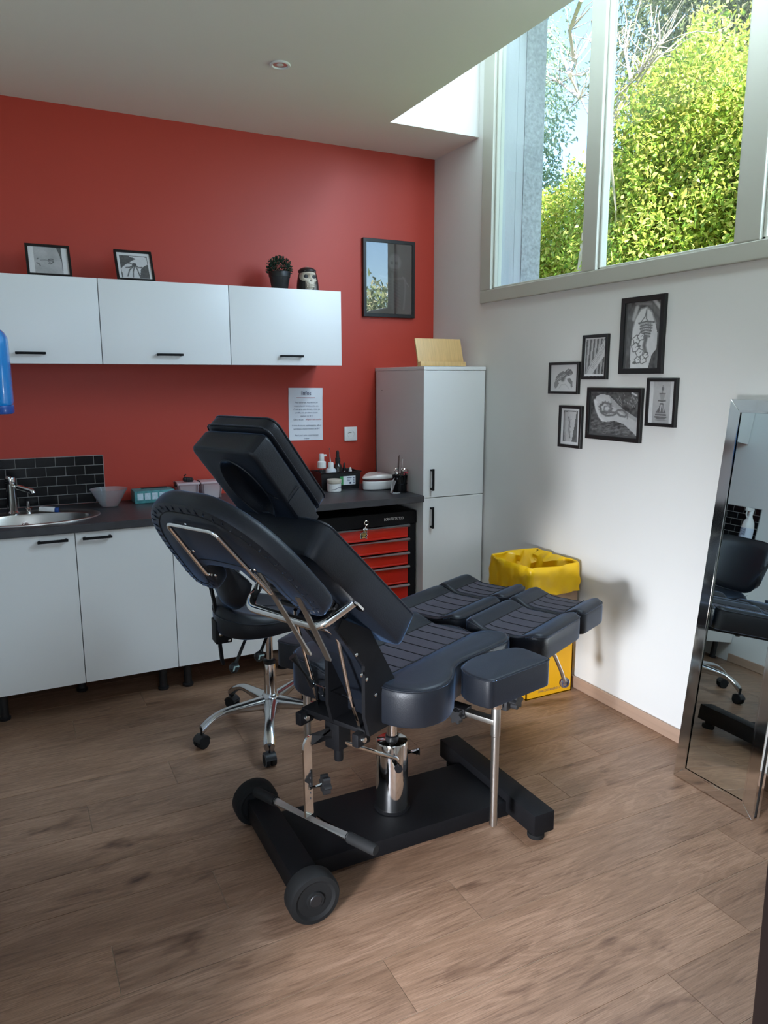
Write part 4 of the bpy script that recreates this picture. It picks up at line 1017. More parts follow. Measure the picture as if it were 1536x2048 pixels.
def art_blade():           # small portrait frame: forearm with a thin motif
    A = canvas(40, 68, .68); A[4:62, 5:35] = .12; f_poly(A, [(.18, .10), (.80, .08), (.74, .40), (.60, .92), (.22, .92), (.16, .60)], .50, .25)
    f_line(A, [(.40, .24), (.46, .38), (.44, .58), (.50, .80)], .030, .18); f_line(A, [(.36, .34), (.56, .30)], .012, .3); f_line(A, [(.42, .46), (.54, .52)], .016, .2); f_line(A, [(.44, .66), (.54, .64)], .016, .22)
    f_line(A, [(.22, .10), (.20, .55), (.26, .90)], .02, .3); f_noise(A, .07, 16, 12); A[:4] = .68; A[62:] = .68; A[:, :5] = .68; A[:, 35:] = .68; return A
def art_skin():            # shelf frame by the end: close skin with small lettering-like tattoo
    A = canvas(64, 46, .70); A[:, 9:54] = .42; f_noise(A, .14, 5, 13); A[:, :9] = .74; A[:, 54:] = .74
    f_poly(A, [(.72, .0), (.84, .0), (.84, .95), (.82, .5), (.78, .25)], .12); f_line(A, [(.30, .50), (.40, .48), (.60, .50)], .012, .26)
    for q in ([(.50, .46), (.56, .44), (.62, .46)], [(.49, .52), (.55, .50), (.61, .52)], [(.54, .62), (.62, .54)], [(.22, .46), (.24, .44)], [(.20, .60), (.26, .64), (.28, .70)], [(.50, .60), (.53, .56)]): f_line(A, q, .013, .12)
    f_noise(A, .05, 30, 14); return A
def art_spider():          # second shelf frame: hand with a spider
    A = canvas(60, 46, .72); A[5:44, 5:55] = .10; f_poly(A, [(.10, .62), (.22, .48), (.46, .30), (.70, .14), (.90, .16), (.90, .42), (.74, .54), (.66, .72), (.62, .95), (.12, .95)], .62, .05)
    f_poly(A, [(.34, .12), (.84, .12), (.86, .22), (.6, .24)], .66); f_ell(A, .50, .46, .075, .07, .07)
    for q in ([(.48, .46), (.38, .40), (.30, .40)], [(.48, .48), (.36, .56), (.24, .58)], [(.48, .50), (.34, .66), (.26, .90)], [(.50, .52), (.44, .72), (.42, .92)], [(.53, .50), (.58, .64), (.62, .88)], [(.54, .48), (.62, .56), (.72, .54)]): f_line(A, q, .017, .10)
    f_poly(A, [(.68, .60), (.80, .56), (.90, .70), (.92, .95), (.64, .95)], .10); f_noise(A, .05, 24, 15); A[:5] = .72; A[:, :5] = .72; A[:, 55:] = .72; return A
def art_bones():           # wall print on the red wall: dark ground, pale moon-like skull and bones
    A = canvas(70, 92, .035); f_noise(A, .03, 6, 16)
    f_ell(A, .62, .26, .16, .135, .16, 0, .5); f_ell(A, .56, .27, .03, .025, .05); f_ell(A, .66, .27, .03, .025, .05); f_line(A, [(.54, .36), (.70, .36)], .012, .07)
    f_line(A, [(.30, .46), (.55, .50), (.80, .48)], .018, .10); f_line(A, [(.84, .48), (.86, .62), (.82, .92)], .02, .11)
    for k in range(5): f_line(A, [(.80, .46), (.86 + .02 * k, .52 + .02 * k)], .007, .16)
    for k in range(9): f_line(A, [(.40, .52 + .04 * k), (.56, .50 + .045 * k), (.74, .56 + .045 * k)], .012, .075)
    f_line(A, [(.57, .42), (.57, .92)], .02, .09); return A
def print_mesh(A, w, h, Mx, tint=(1, 1, 1)):
    """grid of cells in the XY plane of Mx (x across, y up), coloured per cell"""
    H_, W_ = A.shape; xs = np.linspace(-w / 2, w / 2, W_ + 1); ys = np.linspace(h / 2, -h / 2, H_ + 1)
    X, Y = np.meshgrid(xs, ys); V = np.stack([X.ravel(), Y.ravel(), np.zeros(X.size)], 1)
    Mn = np.array(Mx); V = V @ Mn[:3, :3].T + Mn[:3, 3]
    i = np.arange(H_)[:, None] * (W_ + 1) + np.arange(W_)[None, :]
    F = np.stack([i, i + W_ + 1, i + W_ + 2, i + 1], -1).reshape(-1, 4)
    return V, F, np.clip(A, .01, .95).ravel(), tint
def mk_print(name, A, w, h, Mx, m, parent, tint=(1, 1, 1)):
    V, F, c, tint = print_mesh(A, w, h, Mx, tint); me = bpy.data.meshes.new(name)
    me.from_pydata((V - np.array(ORG[parent.name])).tolist(), [], F.tolist())
    at = me.color_attributes.new('Col', 'FLOAT_COLOR', 'CORNER')
    col = np.stack([c * tint[0], c * tint[1], c * tint[2], np.ones_like(c)], 1); at.data.foreach_set('color', np.repeat(col, 4, 0).astype(np.float32).ravel())
    me.materials.append(m); o = bpy.data.objects.new(name, me); COL.objects.link(o); o.parent = parent; ORG[o.name] = ORG[parent.name]; return o
def picture(label, A, w, h, Mx, bw=.016, dep=.016, m=None, group=None, glass=False):
    """frame of four mitred bars around a flat print; Mx: x across, y up, z out of the wall, origin at the frame's centre on its back"""
    c = Mx.translation; t = empty('picture_frame', c, label, 'picture', group)
    b = NB(); P = [(-w / 2, -h / 2), (w / 2, -h / 2), (w / 2, h / 2), (-w / 2, h / 2)]; Q = [(-w / 2 + bw, -h / 2 + bw), (w / 2 - bw, -h / 2 + bw), (w / 2 - bw, h / 2 - bw), (-w / 2 + bw, h / 2 - bw)]
    lv = [ring_verts(b, [(x, y, z) for x, y in L]) for L, z in ((P, 0), (P, dep - .001), ([(x * (1 - .002 / w), y * (1 - .002 / h)) for x, y in P], dep), ([(x * (1 + .003 / w), y * (1 + .003 / h)) for x, y in Q], dep), (Q, dep - .002), (Q, .002))]
    for i in range(5): bridge(b, lv[i], lv[i + 1])
    b.faces.new(lv[0])
    mk('frame', b, BLACKFRAME, t, M=Mx, ang=25)
    mk_print('print', A, w - 2 * bw + .002, h - 2 * bw + .002, Mx @ Matrix.Translation((0, 0, dep - .007)), m or PRINT, t)
    if glass: mk('glazing', bx(-w / 2 + bw, w / 2 - bw, -h / 2 + bw, h / 2 - bw, dep - .0055, dep - .0035), CLEARGLASS_TILT, t, M=Mx, smooth=False)
    return t
CLEARGLASS_TILT = glass_mat('picture_glass', (.97, .97, .97), ior=3.4)
def on_right(y0, y1, z0, z1, rot=0.0, lean=0.0):
    return mat4((XR - .0008, (y0 + y1) / 2, (z0 + z1) / 2), (0, -1, 0), (0, 0, 1), (-1, 0, 0)) @ Matrix.Rotation(rot, 4, 'Z')
GRP = None
picture('largest tattoo picture in a tall black frame under the window, arm with a pagoda', art_tower(), .236, .312, on_right(2.203, 2.439, 1.499, 1.811), .022)
picture('small black framed picture of a forearm against stripes', art_stripes(), .160, .196, on_right(2.510, 2.670, 1.476, 1.672), .014)
picture('small square black framed turtle drawing', art_turtle(), .211, .147, on_right(2.688, 2.899, 1.409, 1.556), .012)
picture('wide black framed picture of a forearm with a coiled dragon', art_dragon(), .328, .228, on_right(2.297, 2.625, 1.213, 1.440), .018)
picture('black framed picture of a chess king', art_king(), .155, .194, on_right(2.119, 2.274, 1.2875, 1.4815), .014)
picture('small black framed picture of a thin forearm motif, lowest on the wall', art_blade(), .157, .196, on_right(2.655, 2.814, 1.160, 1.356), .014)
picture('large glazed black frame reflecting the sky on the red wall', art_bones(), .337, .434, mat4((2.065, YB - .0008, 2.054), (1, 0, 0), (0, 0, 1), (0, -1, 0)) , .020, .022, glass=True)
# two frames leaning on top of the wall cupboards (tops tilted back to the wall)
for (xc, w, A, lab) in ((.235, .185, art_skin(), 'black photo frame leaning on the cupboards, skin with small dark marks'), (.606, .172, art_spider(), 'black photo frame leaning on the cupboards, hand with a spider')):
    a = R(30); hgt = .168
    Mx = mat4((xc, 3.765, 1.9325), (1, 0, 0), (0, math.sin(a), math.cos(a)), (0, -math.cos(a), math.sin(a))) @ Matrix.Translation((0, hgt / 2, 0)) @ Matrix.Rotation(R(0), 4, 'Z')
    t = picture(lab, A, w, hgt, Mx, .011, .014, group='framed photos on the wall cupboards')
    mk('easel_back', bx(-.02, .02, -.072, .02, -.004, 0), BLACKFRAME, t, M=Mx @ Matrix.Translation((0, 0, -.0005)))
# ------------------------------------------------------------------ notice on the red wall
nt_ = empty('notice_sheet', (1.535, YB - .0005, 1.284), 'white sheet of printed notes headed Infos taped on the red wall', 'notice')
MN = mat4((1.535, YB - .0012, 1.284), (1, 0, -.012), (.012, 0, 1), (0, -1, 0))
b = NB(); g = [[b.verts.new((-.103 + .206 * i / 8, -.148 + .296 * j / 10, .0006 + .004 * (abs(i - 4) / 4) ** 3 * (1 if j < 2 or j > 8 else .3))) for j in range(11)] for i in range(9)]
for i in range(8):
    for j in range(10): b.faces.new((g[i][j], g[i + 1][j], g[i + 1][j + 1], g[i][j + 1]))
r_ = bmesh.ops.extrude_face_region(b, geom=list(b.faces)); bmesh.ops.translate(b, verts=[v for v in r_['geom'] if isinstance(v, bmesh.types.BMVert)], vec=(0, 0, -.0004))
mk('sheet', b, PAPER, nt_, M=MN)
def note(s, y, size, m=INK, sx=.9, name='lettering', x=.004): mk(name, text_bm(s, size, MN @ Matrix.Translation((x, y, .0052)), sx=sx), m, nt_, smooth=False)
note('Infos', .118, .034, INK, .9); mk('underline', bx(-.056, .056, .0925, .0945, .0050, .0053), REDINK, nt_, M=MN, smooth=False)
for y, s in ((.066, 'Pour tout projet, vous verserez un'), (.047, 'compte plus sera fait laisse a bien avec'), (.028, 'a 7 mois apres cette derniere, si dates pas'), (.009, 'possible, vous plus lettres a toutes'), (-.010, 'moment de 50 €'), (-.064, 'A moins de minutes supplementaires, celle-ci'), (-.083, 'sera facture a hauteur minimum de 80 €'), (-.119, 'Merci pour votre comprehension'), (-.137, 'Melina')):
    note(s, y, .0118, INK, .82 if len(s) > 30 else .9)
note('Celle-ci est pas', -.030, .0118, INK, .82, x=-.046); note('obligatoire mais conseillee', -.030, .0118, REDINK, .78, x=.046)
# wall socket with a round recess and earth pin
so_ = empty('wall_socket', (1.813, YB, 1.163), 'square white wall socket on the red wall above the worktop', 'socket')
mk('plate', bx(1.772, 1.854, YB - .010, YB - .0003, 1.122, 1.204, .004, 2), PLASTICWHITE, so_)
MS_ = mat4((1.813, YB - .0102, 1.163), (1, 0, 0), (0, 0, 1), (0, -1, 0))
mk('well', lathe(NB(), [(.0225, .0), (.0225, .0012), (.0205, .0012), (.0195, -.006), (0, -.0065)], 28, M=MS_, cap=False), PLASTICWHITE, so_)
for dx, dy in ((-.0095, 0), (.0095, 0)): mk('contact_hole', lathe(NB(), [(0, .0022), (.0042, .0022), (.0042, -.004)], 14, M=MS_ @ Matrix.Translation((dx, dy - .003, -.003)), cap=False), GASKET, so_)
mk('earth_pin', lathe(NB(), [(.003, -.006), (.003, .006), (0, .008)], 12, M=MS_ @ Matrix.Translation((0, .010, 0)), cap=False), BRUSHED, so_)
mk('shutter_slot', bx(-.014, .002, .010, .0125, .0006, .0014), GASKET, so_, M=MS_ @ Matrix.Rotation(.4, 4, 'Z'))
# ================================================================== THINGS ON THE UNITS
def arr(*a): return Vector(a)
# --- potted plant on the wall cupboards
PX, PY, PZ = 1.338, 3.84, 1.9310
pp = empty('potted_plant', (PX, PY, PZ), 'small bushy artificial plant in a black tapered pot on the cupboards', 'plant')
mk('pot', lt([(.0, .0), (.037, .0), (.040, .003), (.053, .072), (.0555, .072), (.0575, .096), (.056, .099), (.052, .098), (.050, .085), (0, .085)], 32, c=(PX, PY, PZ), cap=False), BLACKPLASTIC, pp)
lf = NB(); rp = random.Random(3)
for i in range(1500):
    u, v = rp.uniform(-1, 1), rp.uniform(0, 2 * math.pi); s = math.sqrt(1 - u * u)
    d = Vector((s * math.cos(v), s * math.sin(v), u)); r_ = rp.uniform(.55, 1.0)
    if d.z < -.45: continue
    c = Vector((PX, PY, PZ + .118)) + Vector((d.x * .064, d.y * .064, d.z * .056)) * r_
    t = (d + Vector((rp.uniform(-.6, .6), rp.uniform(-.6, .6), rp.uniform(-.2, .9)))).normalized(); n = t.cross(Vector((rp.uniform(-1, 1), rp.uniform(-1, 1), rp.uniform(-1, 1)))).normalized()
    L_ = rp.uniform(.009, .015); w = .0032
    q = [lf.verts.new(c), lf.verts.new(c + t * L_ * .5 + n * w), lf.verts.new(c + t * L_), lf.verts.new(c + t * L_ * .5 - n * w)]
    lf.faces.new(q)
mk('foliage', lf, mat('dark_plastic_leaf', (.030, .055, .035), .75, spec=.15, noise=(40, .5)), pp, smooth=False, kind='stuff')
stem_b = NB()
for i in range(14):
    q = i * 2.4; tube(stem_b, [(PX + .01 * math.cos(q), PY + .01 * math.sin(q), PZ + .084), (PX + .04 * math.cos(q), PY + .04 * math.sin(q), PZ + .13)], .0015, 5)
mk('stems', stem_b, mat('dark_plastic_stem', (.05, .05, .04), .6, noise=(40, .3)), pp, kind='stuff')
# --- skull figurine in a dark hood
KX, KY, KZ = 1.488, 3.835, 1.9310
BONE = mat('aged_bone', (.56, .49, .39), .5, noise=(55, .40)); HOOD = mat('dark_hood', (.020, .018, .017), .38, noise=(30, .3))
kf = empty('skull_figurine', (KX, KY, KZ), 'small bone-coloured skull ornament in a shiny dark hood on the cupboards', 'ornament')
bm = NB(); bmesh.ops.create_uvsphere(bm, u_segments=64, v_segments=48, radius=1.0)
def gau(x, z, cx, cz, sx, sz): return math.exp(-((x - cx) / sx) ** 2 - ((z - cz) / sz) ** 2)
for v in bm.verts:
    x, y, z = v.co
    X, Y, Z = x * .047, y * .056, .066 + z * .066
    jaw = max(0, min(1, (.062 - Z) / .05)); X *= 1 - .26 * jaw
    if y < 0:
        zz = Z; xx = X
        dep = 0
        for s in (-1, 1):
            dep += .020 * gau(xx, zz, s * .0185, .078, .0115, .0105)
            dep -= .006 * gau(xx, zz, s * .030, .060, .010, .008)
            dep += .008 * gau(xx, zz, s * .030, .036, .008, .016)
        dep += .012 * gau(xx, zz, 0, .058, .0058, .0105); dep -= .007 * gau(xx, zz, 0, .092, .03, .006); dep -= .005 * gau(xx, zz, 0, .068, .004, .008)
        dep -= .010 * gau(xx, zz, 0, .034, .022, .014); dep += .006 * gau(xx, zz, 0, .0325, .020, .0022); dep -= .006 * gau(xx, zz, 0, .010, .016, .008)
        if .022 < zz < .046 and abs(xx) < .022: dep += .0022 * (math.sin(xx * 1050) ** 8)
        Y += dep
    v.co = Vector((KX + X, KY - .006 + Y, KZ + max(Z, .0)))
mk('skull', bm, BONE, kf, ang=70)
for s in (-1, 1): mk('eye_socket', sphere(NB(), (KX + s * .0185, KY - .0425, KZ + .078), .0148, .0065, .0132, 16, 10), GASKET, kf)
mk('nose_hollow', prism(NB(), [(-.0065, -.009), (.0065, -.009), (.001, .011), (-.001, .011)], 0, .006, M=mat4((KX, KY - .0478, KZ + .058), (1, 0, 0), (0, 0, 1), (0, -1, 0))), GASKET, kf)
for row, z in ((0, .038), (1, .028)):
    for k in range(8):
        a = (k - 3.5) / 3.5; mk('tooth', bx(KX + a * .0185 - .0022, KX + a * .0185 + .0022, KY - .0645 + .010 * a * a, KY - .058 + .010 * a * a, KZ + z - .0042, KZ + z + .0042, .001, 1), BONE, kf)
hb_ = NB(); hv = []
for i in range(25):                       # hood: open shell that leaves the face free
    row = []
    for j in range(17):
        q = -.30 * math.pi + 1.60 * math.pi * i / 24; p = math.pi * .5 * j / 16
        zz = .128 * math.sin(p) if j else 0; rr_ = math.cos(p) ** .55 if j < 16 else 0
        cx_, cy_ = math.cos(q), math.sin(q)
        row.append(hb_.verts.new((KX + .004 + cx_ * .058 * rr_, KY + .002 + cy_ * .066 * rr_, KZ + zz)))
    hv.append(row)
for i in range(24):
    for j in range(16):
        try: hb_.faces.new((hv[i][j], hv[i + 1][j], hv[i + 1][j + 1], hv[i][j + 1]))
        except ValueError: pass
bmesh.ops.remove_doubles(hb_, verts=hb_.verts, dist=.0004)
mk('hood', hb_, HOOD, kf)
mk('cap_front', join_bm([sphere(NB(), (KX, KY - .004, KZ + .108), .047, .053, .022, 24, 12)]), HOOD, kf)
mk('cap_band', tb([(KX + .034 * a, KY - .052 + .014 * a * a, KZ + .106) for a in np.linspace(-.8, .8, 9)], .003, 6), BONE, kf)
mk('hood_lining', sphere(NB(), (KX + .040, KY - .020, KZ + .034), .012, .014, .026, 16, 10), PLASTICWHITE, kf)
# --- wooden book stand on the tall cupboard
bs_ = empty('book_stand', (2.175, 3.60, 1.5455), 'light wooden book stand on top of the tall cupboard', 'stand')
ya = R(2); a = R(17)
MBs = mat4((2.170, 3.575, 1.5465), (1, .0, 0), (0, math.sin(a), math.cos(a)), (0, -math.cos(a), math.sin(a)))
mk('back_board', bx(-.146, .146, .004, .160, -.012, 0, .003, 2, M=MBs), BAMBOO, bs_)
mk('ledge', bx(-.160, .128, .0, .024, .0, .032, .002, 2, M=mat4((2.178, 3.575, 1.5465), (1, 0, 0), (0, .1, .995), (0, -.995, .1))), BAMBOO, bs_)
mk('foot_bar', bx(2.06, 2.29, 3.62, 3.66, 1.5462, 1.556, .002, 1), BAMBOO, bs_)
# --- blue centre-feed dispenser on the side wall
BLUE = mat('blue_translucent_plastic', (.004, .24, .66), .18, coat=.6, noise=(3, .12), trans=.25)
DARKBLUE = mat('dark_blue_plastic', (.010, .06, .26), .3, noise=(6, .15))
dp = empty('towel_dispenser', (XL, 2.62, 1.38), 'blue plastic paper towel dispenser on the side wall over the sink', 'dispenser')
MD = mat4((XL, 2.62, 1.375), (0, 1, 0), (1, 0, 0), (0, 0, 1))
Ld = round_poly([(-.135, .0005), (.135, .0005), (.135, .215), (-.135, .215)], (.005, .005, .07, .07), 64, 8)
dh = cushion(Ld, .262, .235, .045, None, 6, rb=.012)
mk('cover', dh, BLUE, dp, M=MD)
mk('base_band', cushion(Ld * .995 + np.array([0, .0006]), .030, .026, .004, None, 3, rb=.006), DARKBLUE, dp, M=MD)
mk('outlet_nozzle', lt([(.012, -.012), (.03, -.008), (.036, .006)], 24, c=(XL + .10, 2.62, 1.375)), BLACKPLASTIC, dp)
mk('side_latch', bx(XL + .14, XL + .152, 2.482, 2.487, 1.45, 1.50, .002, 1), PLASTICWHITE, dp)
# --- spray bottle at the worktop's end (seen in the mirror)
SB = arr(-.120, 3.478, .8625)
sb = empty('spray_bottle', SB, 'white trigger spray bottle seen in the mirror, on the worktop end', 'bottle')
mk('body', lt([(0, 0), (.038, 0), (.042, .004), (.042, .10), (.036, .135), (.018, .170), (.0135, .185), (.0135, .200), (0, .2)], 28, c=SB, cap=False), PLASTICWHITE, sb)
mk('trigger_head', join_bm([bx(SB.x - .016, SB.x + .052, SB.y - .012, SB.y + .012, SB.z + .212, SB.z + .238, .005, 2), lt([(.016, .19), (.016, .214), (.012, .22)], 18, c=SB)]), PLASTICWHITE, sb)
mk('trigger', tb(fillet([SB + arr(.042, 0, .214), SB + arr(.046, 0, .19), SB + arr(.030, 0, .168)], .01), .005, 8), PLASTICWHITE, sb)
LBL = mat('printed_label', (.62, .68, .78), .5, noise=(40, .08))
mk('label', lathe(NB(), [(.0424, .025), (.0424, .095)], 28, c=SB, cap=False), LBL, sb)
tx = NB()
for k in range(7): box(tx, -.022, .022 - .006 * (k % 3), .060 - .0075 * k, .063 - .0075 * k, .0426, .0430)
mk('label_print', tx, INK, sb, M=mat4(SB + arr(0, 0, .028), (0, 1, 0), (0, 0, 1), (1, 0, 0)), smooth=False)
# --- sink brush
bl_ = empty('scrub_brush', (.158, 3.80, .868), 'white and blue dish brush resting on the sink rim', 'brush')
MBr = mat4((.158, 3.80, .878), (.96, -.2, -.1), (.2, .98, 0), (.1, 0, .995))
mk('body', bx(-.050, .020, -.014, .014, -.009, .011, .004, 2, M=MBr), PLASTICWHITE, bl_)
mk('end_cap', bx(.020, .038, -.015, .015, -.010, .010, .004, 2, M=MBr), DARKBLUE, bl_)
# --- glass bowl
gb = mk('glass_bowl', lt([(0, .0), (.036, .0), (.040, .002), (.088, .086), (.0895, .088), (.0865, .088), (.038, .006), (0, .005)], 40, c=(.430, 3.86, .8625), cap=False), mat('thick_clear_glass', (.80, .83, .85), .10, trans=.82, noise=(9, .03)))
tag(gb, 'conical clear glass bowl between the sink and the teal box', 'bowl')
# --- teal patterned box
TEALBOX = mat('teal_patterned_card', (.07, .26, .27), .5, noise=(45, .75)); PALE = mat('pale_print', (.52, .64, .70), .5, noise=(70, .35))
tbx = empty('wipes_box', (.652, 3.93, .8625), 'teal and white patterned box lying on the worktop beside the glass bowl', 'box')
mk('carton', bx(.552, .752, 3.87, 3.99, .8625, .925, .004, 2), TEALBOX, tbx)
for k in range(5): mk('white_motif', bx(.566 + .036 * k, .594 + .036 * k, 3.8692, 3.8702, .880, .914, .0002, 1), PALE, tbx)
mk('flap', bx(.60, .73, 3.955, 3.985, .9255, .929, .001, 1), BLACKPLASTIC, tbx)
# --- two clear storage boxes with pink-tinted lids
CLIP = mat('frosted_clear_plastic', (.82, .72, .74), .3, trans=.6, noise=(12, .05)); LIDM = mat('milky_lid', (.74, .58, .60), .3, noise=(12, .08), trans=.3)
def storage(x0, x1, lab):
    t = empty('storage_box', ((x0 + x1) / 2, 3.93, .8625), lab, 'box', 'small clear boxes on the worktop')
    b = NB(); P0 = [(x0 + .010, 3.885), (x1 - .010, 3.885), (x1 - .010, 3.975), (x0 + .010, 3.975)]; P1 = [(x0, 3.878), (x1, 3.878), (x1, 3.982), (x0, 3.982)]
    A = ring_verts(b, [(x, y, .8630) for x, y in P0]); B = ring_verts(b, [(x, y, .940) for x, y in P1]); bridge(b, A, B); b.faces.new(A)
    mk('tub', b, CLIP, t, smooth=False)
    mk('lid', bx(x0 - .004, x1 + .004, 3.874, 3.986, .940, .951, .003, 2), LIDM, t)
    for xx in (x0 + .012, x1 - .012):
        mk('corner_post', tb([(xx, 3.880, .866), (xx - .004 * (1 if xx < (x0 + x1) / 2 else -1), 3.876, .940)], .0035, 6), LIDM, t)
    mk('clip', bx(x0 - .009, x0 - .001, 3.905, 3.950, .930, .955, .002, 1), BLACKPLASTIC, t)
    mk('contents', bx(x0 + .018, x1 - .018, 3.893, 3.968, .8645, .905, .008, 2), PLASTICWHITE, t)
    return t
storage(.772, .880, 'small clear box with a pinkish lid beside the teal box, black clip on top')
storage(.894, 1.004, 'small clear box with a pinkish lid half hidden by the headrest')
hcl = empty('hair_clip', (.835, 3.92, .9515), 'black plastic clip lying on the clear box beside the teal box', 'clip')
c_ = NB()
for k in range(7): sphere(c_, (.815 + .006 * k, 3.92 + .002 * (k % 2), .966 - .0008 * k), .010, .013, .013, 10, 8)
mk('jaw', c_, BLACKPLASTIC, hcl)
mk('prong', tb([(.822, 3.92, .972), (.812, 3.915, .986), (.822, 3.91, .992)], .004, 6), BLACKPLASTIC, hcl)
# --- black bin of bottles
bn = empty('storage_bin', (1.69, 3.92, .8625), 'black open plastic bin with a green and white label, full of small bottles', 'bin')
b = NB(); X0, X1, Y0, Y1 = 1.555, 1.800, 3.850, 3.998
A = ring_verts(b, [(x, y, .8625) for x, y in ((X0 + .008, Y0 + .008), (X1 - .008, Y0 + .008), (X1 - .008, Y1 - .006), (X0 + .008, Y1 - .006))])
B = ring_verts(b, [(x, y, .962) for x, y in ((X0, Y0), (X1, Y0), (X1, Y1), (X0, Y1))]); Cc = ring_verts(b, [(x, y, .962) for x, y in ((X0 + .005, Y0 + .005), (X1 - .005, Y0 + .005), (X1 - .005, Y1 - .005), (X0 + .005, Y1 - .005))])
D = ring_verts(b, [(x, y, .870) for x, y in ((X0 + .012, Y0 + .012), (X1 - .012, Y0 + .012), (X1 - .012, Y1 - .010), (X0 + .012, Y1 - .010))])
bridge(b, A, B); bridge(b, B, Cc); bridge(b, Cc, D); b.faces.new(A); b.faces.new(D); mk('tub', b, BLACKPLASTIC, bn, smooth=False)
mk('rim', tb([(X0 - .002, Y0 - .002, .960), (X1 + .002, Y0 - .002, .960), (X1 + .002, Y1, .960), (X0 - .002, Y1, .960)], .004, 6, closed=True), BLACKPLASTIC, bn)
GREEN = mat('label_green', (.06, .30, .10), .5, noise=(30, .05))
lb = mk('label', bx(1.690, 1.766, Y0 - .0012, Y0 + .003, .887, .936, .0003, 1), PAPER, bn)
mk('green_band', bx(1.668, 1.690, Y0 - .0016, Y0 + .003, .887, .936, .0003, 1), GREEN, bn)
g = NB()
for k in range(4): box(g, 1.752 + .0005, 1.759, Y0 - .0018, Y0 - .001, .893 + .010 * k, .900 + .010 * k)
for k in range(3): box(g, 1.713, 1.742 - .006 * k, Y0 - .0018, Y0 - .001, .925 - .008 * k, .928 - .008 * k)
box(g, 1.728, 1.738, Y0 - .0018, Y0 - .001, .892, .902); mk('label_print', g, INK, bn, smooth=False)
AMBER = mat('smoked_glass', (.020, .016, .014), .12, coat=.5, noise=(5, .1)); CLEARPL = glass_mat('bottle_plastic', (.80, .80, .80), ior=1.5, rough=.05)
def bottle(x, y, z, lab, kind, s=1.0):
    t = empty('pump_bottle' if kind == 'pump' else ('squeeze_bottle' if kind == 'nozzle' else 'dropper_bottle'), (x, y, z), lab, 'bottle', 'small bottles in the black bin')
    c = (x, y, z)
    if kind == 'pump':
        mk('body', lt([(0, 0), (.021, 0), (.023, .003), (.023, .095), (.016, .110), (.012, .114), (0, .114)], 24, c=c, cap=False), CLEARPL, t)
        mk('liquid', lt([(0, .002), (.0215, .002), (.0215, .078), (0, .078)], 20, c=c, cap=False), AMBER, t)
        mk('collar', lt([(.0245, .112), (.0250, .116), (.0250, .146), (.020, .150), (.016, .152)], 24, c=c), PLASTICWHITE, t)
        mk('pump_head', join_bm([lt([(.013, .150), (.0150, .155), (.0150, .186), (.012, .192), (0, .193)], 20, c=c, cap=False), bx(x + .004, x + .030, y - .005, y + .005, z + .176, z + .188, .002, 1)]), PLASTICWHITE, t)
    elif kind == 'nozzle':
        mk('body', lt([(0, 0), (.029, 0), (.031, .003), (.031, .098), (.024, .108), (.014, .111), (0, .111)], 24, c=c, cap=False), mat('milky_bottle', (.60, .62, .66), .35, noise=(10, .05)) if 'milky_bottle' not in bpy.data.materials else bpy.data.materials['milky_bottle'], t)
        mk('cap', lt([(.0165, .108), (.0170, .112), (.0155, .140), (.013, .144), (0, .145)], 20, c=c, cap=False), PLASTICWHITE, t)
        mk('long_nozzle', tb([(x - .002, y, z + .142), (x - .008, y, z + .226)], .0035, 8, rr=[.0042, .0022]), PLASTICWHITE, t)
    else:
        H_ = .120 * s
        mk('body', lt([(0, 0), (.021 * s, 0), (.0235 * s, .003), (.0235 * s, H_ * .78), (.018 * s, H_ * .92), (.011 * s, H_), (0, H_)], 24, c=c, cap=False), AMBER, t)
        if s > .8: mk('shoulder', lt([(.0238, H_ * .70), (.0238, H_ * .80), (.0184, H_ * .93), (.0125, H_)], 22, c=c, cap=False), CLEARGLASS, t)
        mk('dropper', lt([(.0125 * s, H_ - .002), (.013 * s, H_ + .003), (.013 * s, H_ + .024 * s), (.0085 * s, H_ + .028 * s), (.0078 * s, H_ + .056 * s), (.004 * s, H_ + .064 * s), (0, H_ + .065 * s)], 18, c=c, cap=False), BLACKPLASTIC, t)
ZB = .871
bottle(1.590, 3.925, ZB, 'white-topped pump bottle in the black bin', 'pump')
bottle(1.634, 3.895, ZB - .006 + .006, 'squeeze bottle with a long thin white nozzle in the black bin', 'nozzle')
bottle(1.694, 3.935, ZB, 'dark dropper bottle in the black bin, the tallest dark one', 'drop', 1.12)
bottle(1.739, 3.945, ZB, 'small dark dropper bottle in the black bin', 'drop', .72)
tp = mk('ointment_tube', lt([(0, .0), (.010, 0), (.011, .004), (.010, .085), (.004, .105), (0, .106)], 16, c=(1.770, 3.93, ZB), cap=False), PLASTICWHITE)
tag(tp, 'tiny white-tipped tube at the end of the black bin', 'tube')
# --- white jar
jr = empty('cream_jar', (1.612, 3.800, .8625), 'squat white cream jar with a beige lid before the black bin', 'jar')
mk('body', lt([(0, 0), (.036, 0), (.039, .003), (.039, .044), (.036, .047), (0, .047)], 32, c=(1.612, 3.800, .8625), cap=False), PLASTICWHITE, jr)
mk('lid', lt([(.040, .047), (.041, .049), (.041, .066), (.039, .0685), (0, .069)], 32, c=(1.612, 3.800, .8625), cap=False), mat('beige_lid', (.62, .55, .46), .4, noise=(8, .05)), jr)
sw = tb([(1.612 + .0395 * math.sin(q), 3.800 - .0395 * math.cos(q), .8625 + .020 + .006 * math.sin(q * 3)) for q in np.linspace(-.7, .9, 14)], .0014, 5)
mk('swoosh_mark', sw, INK, jr)
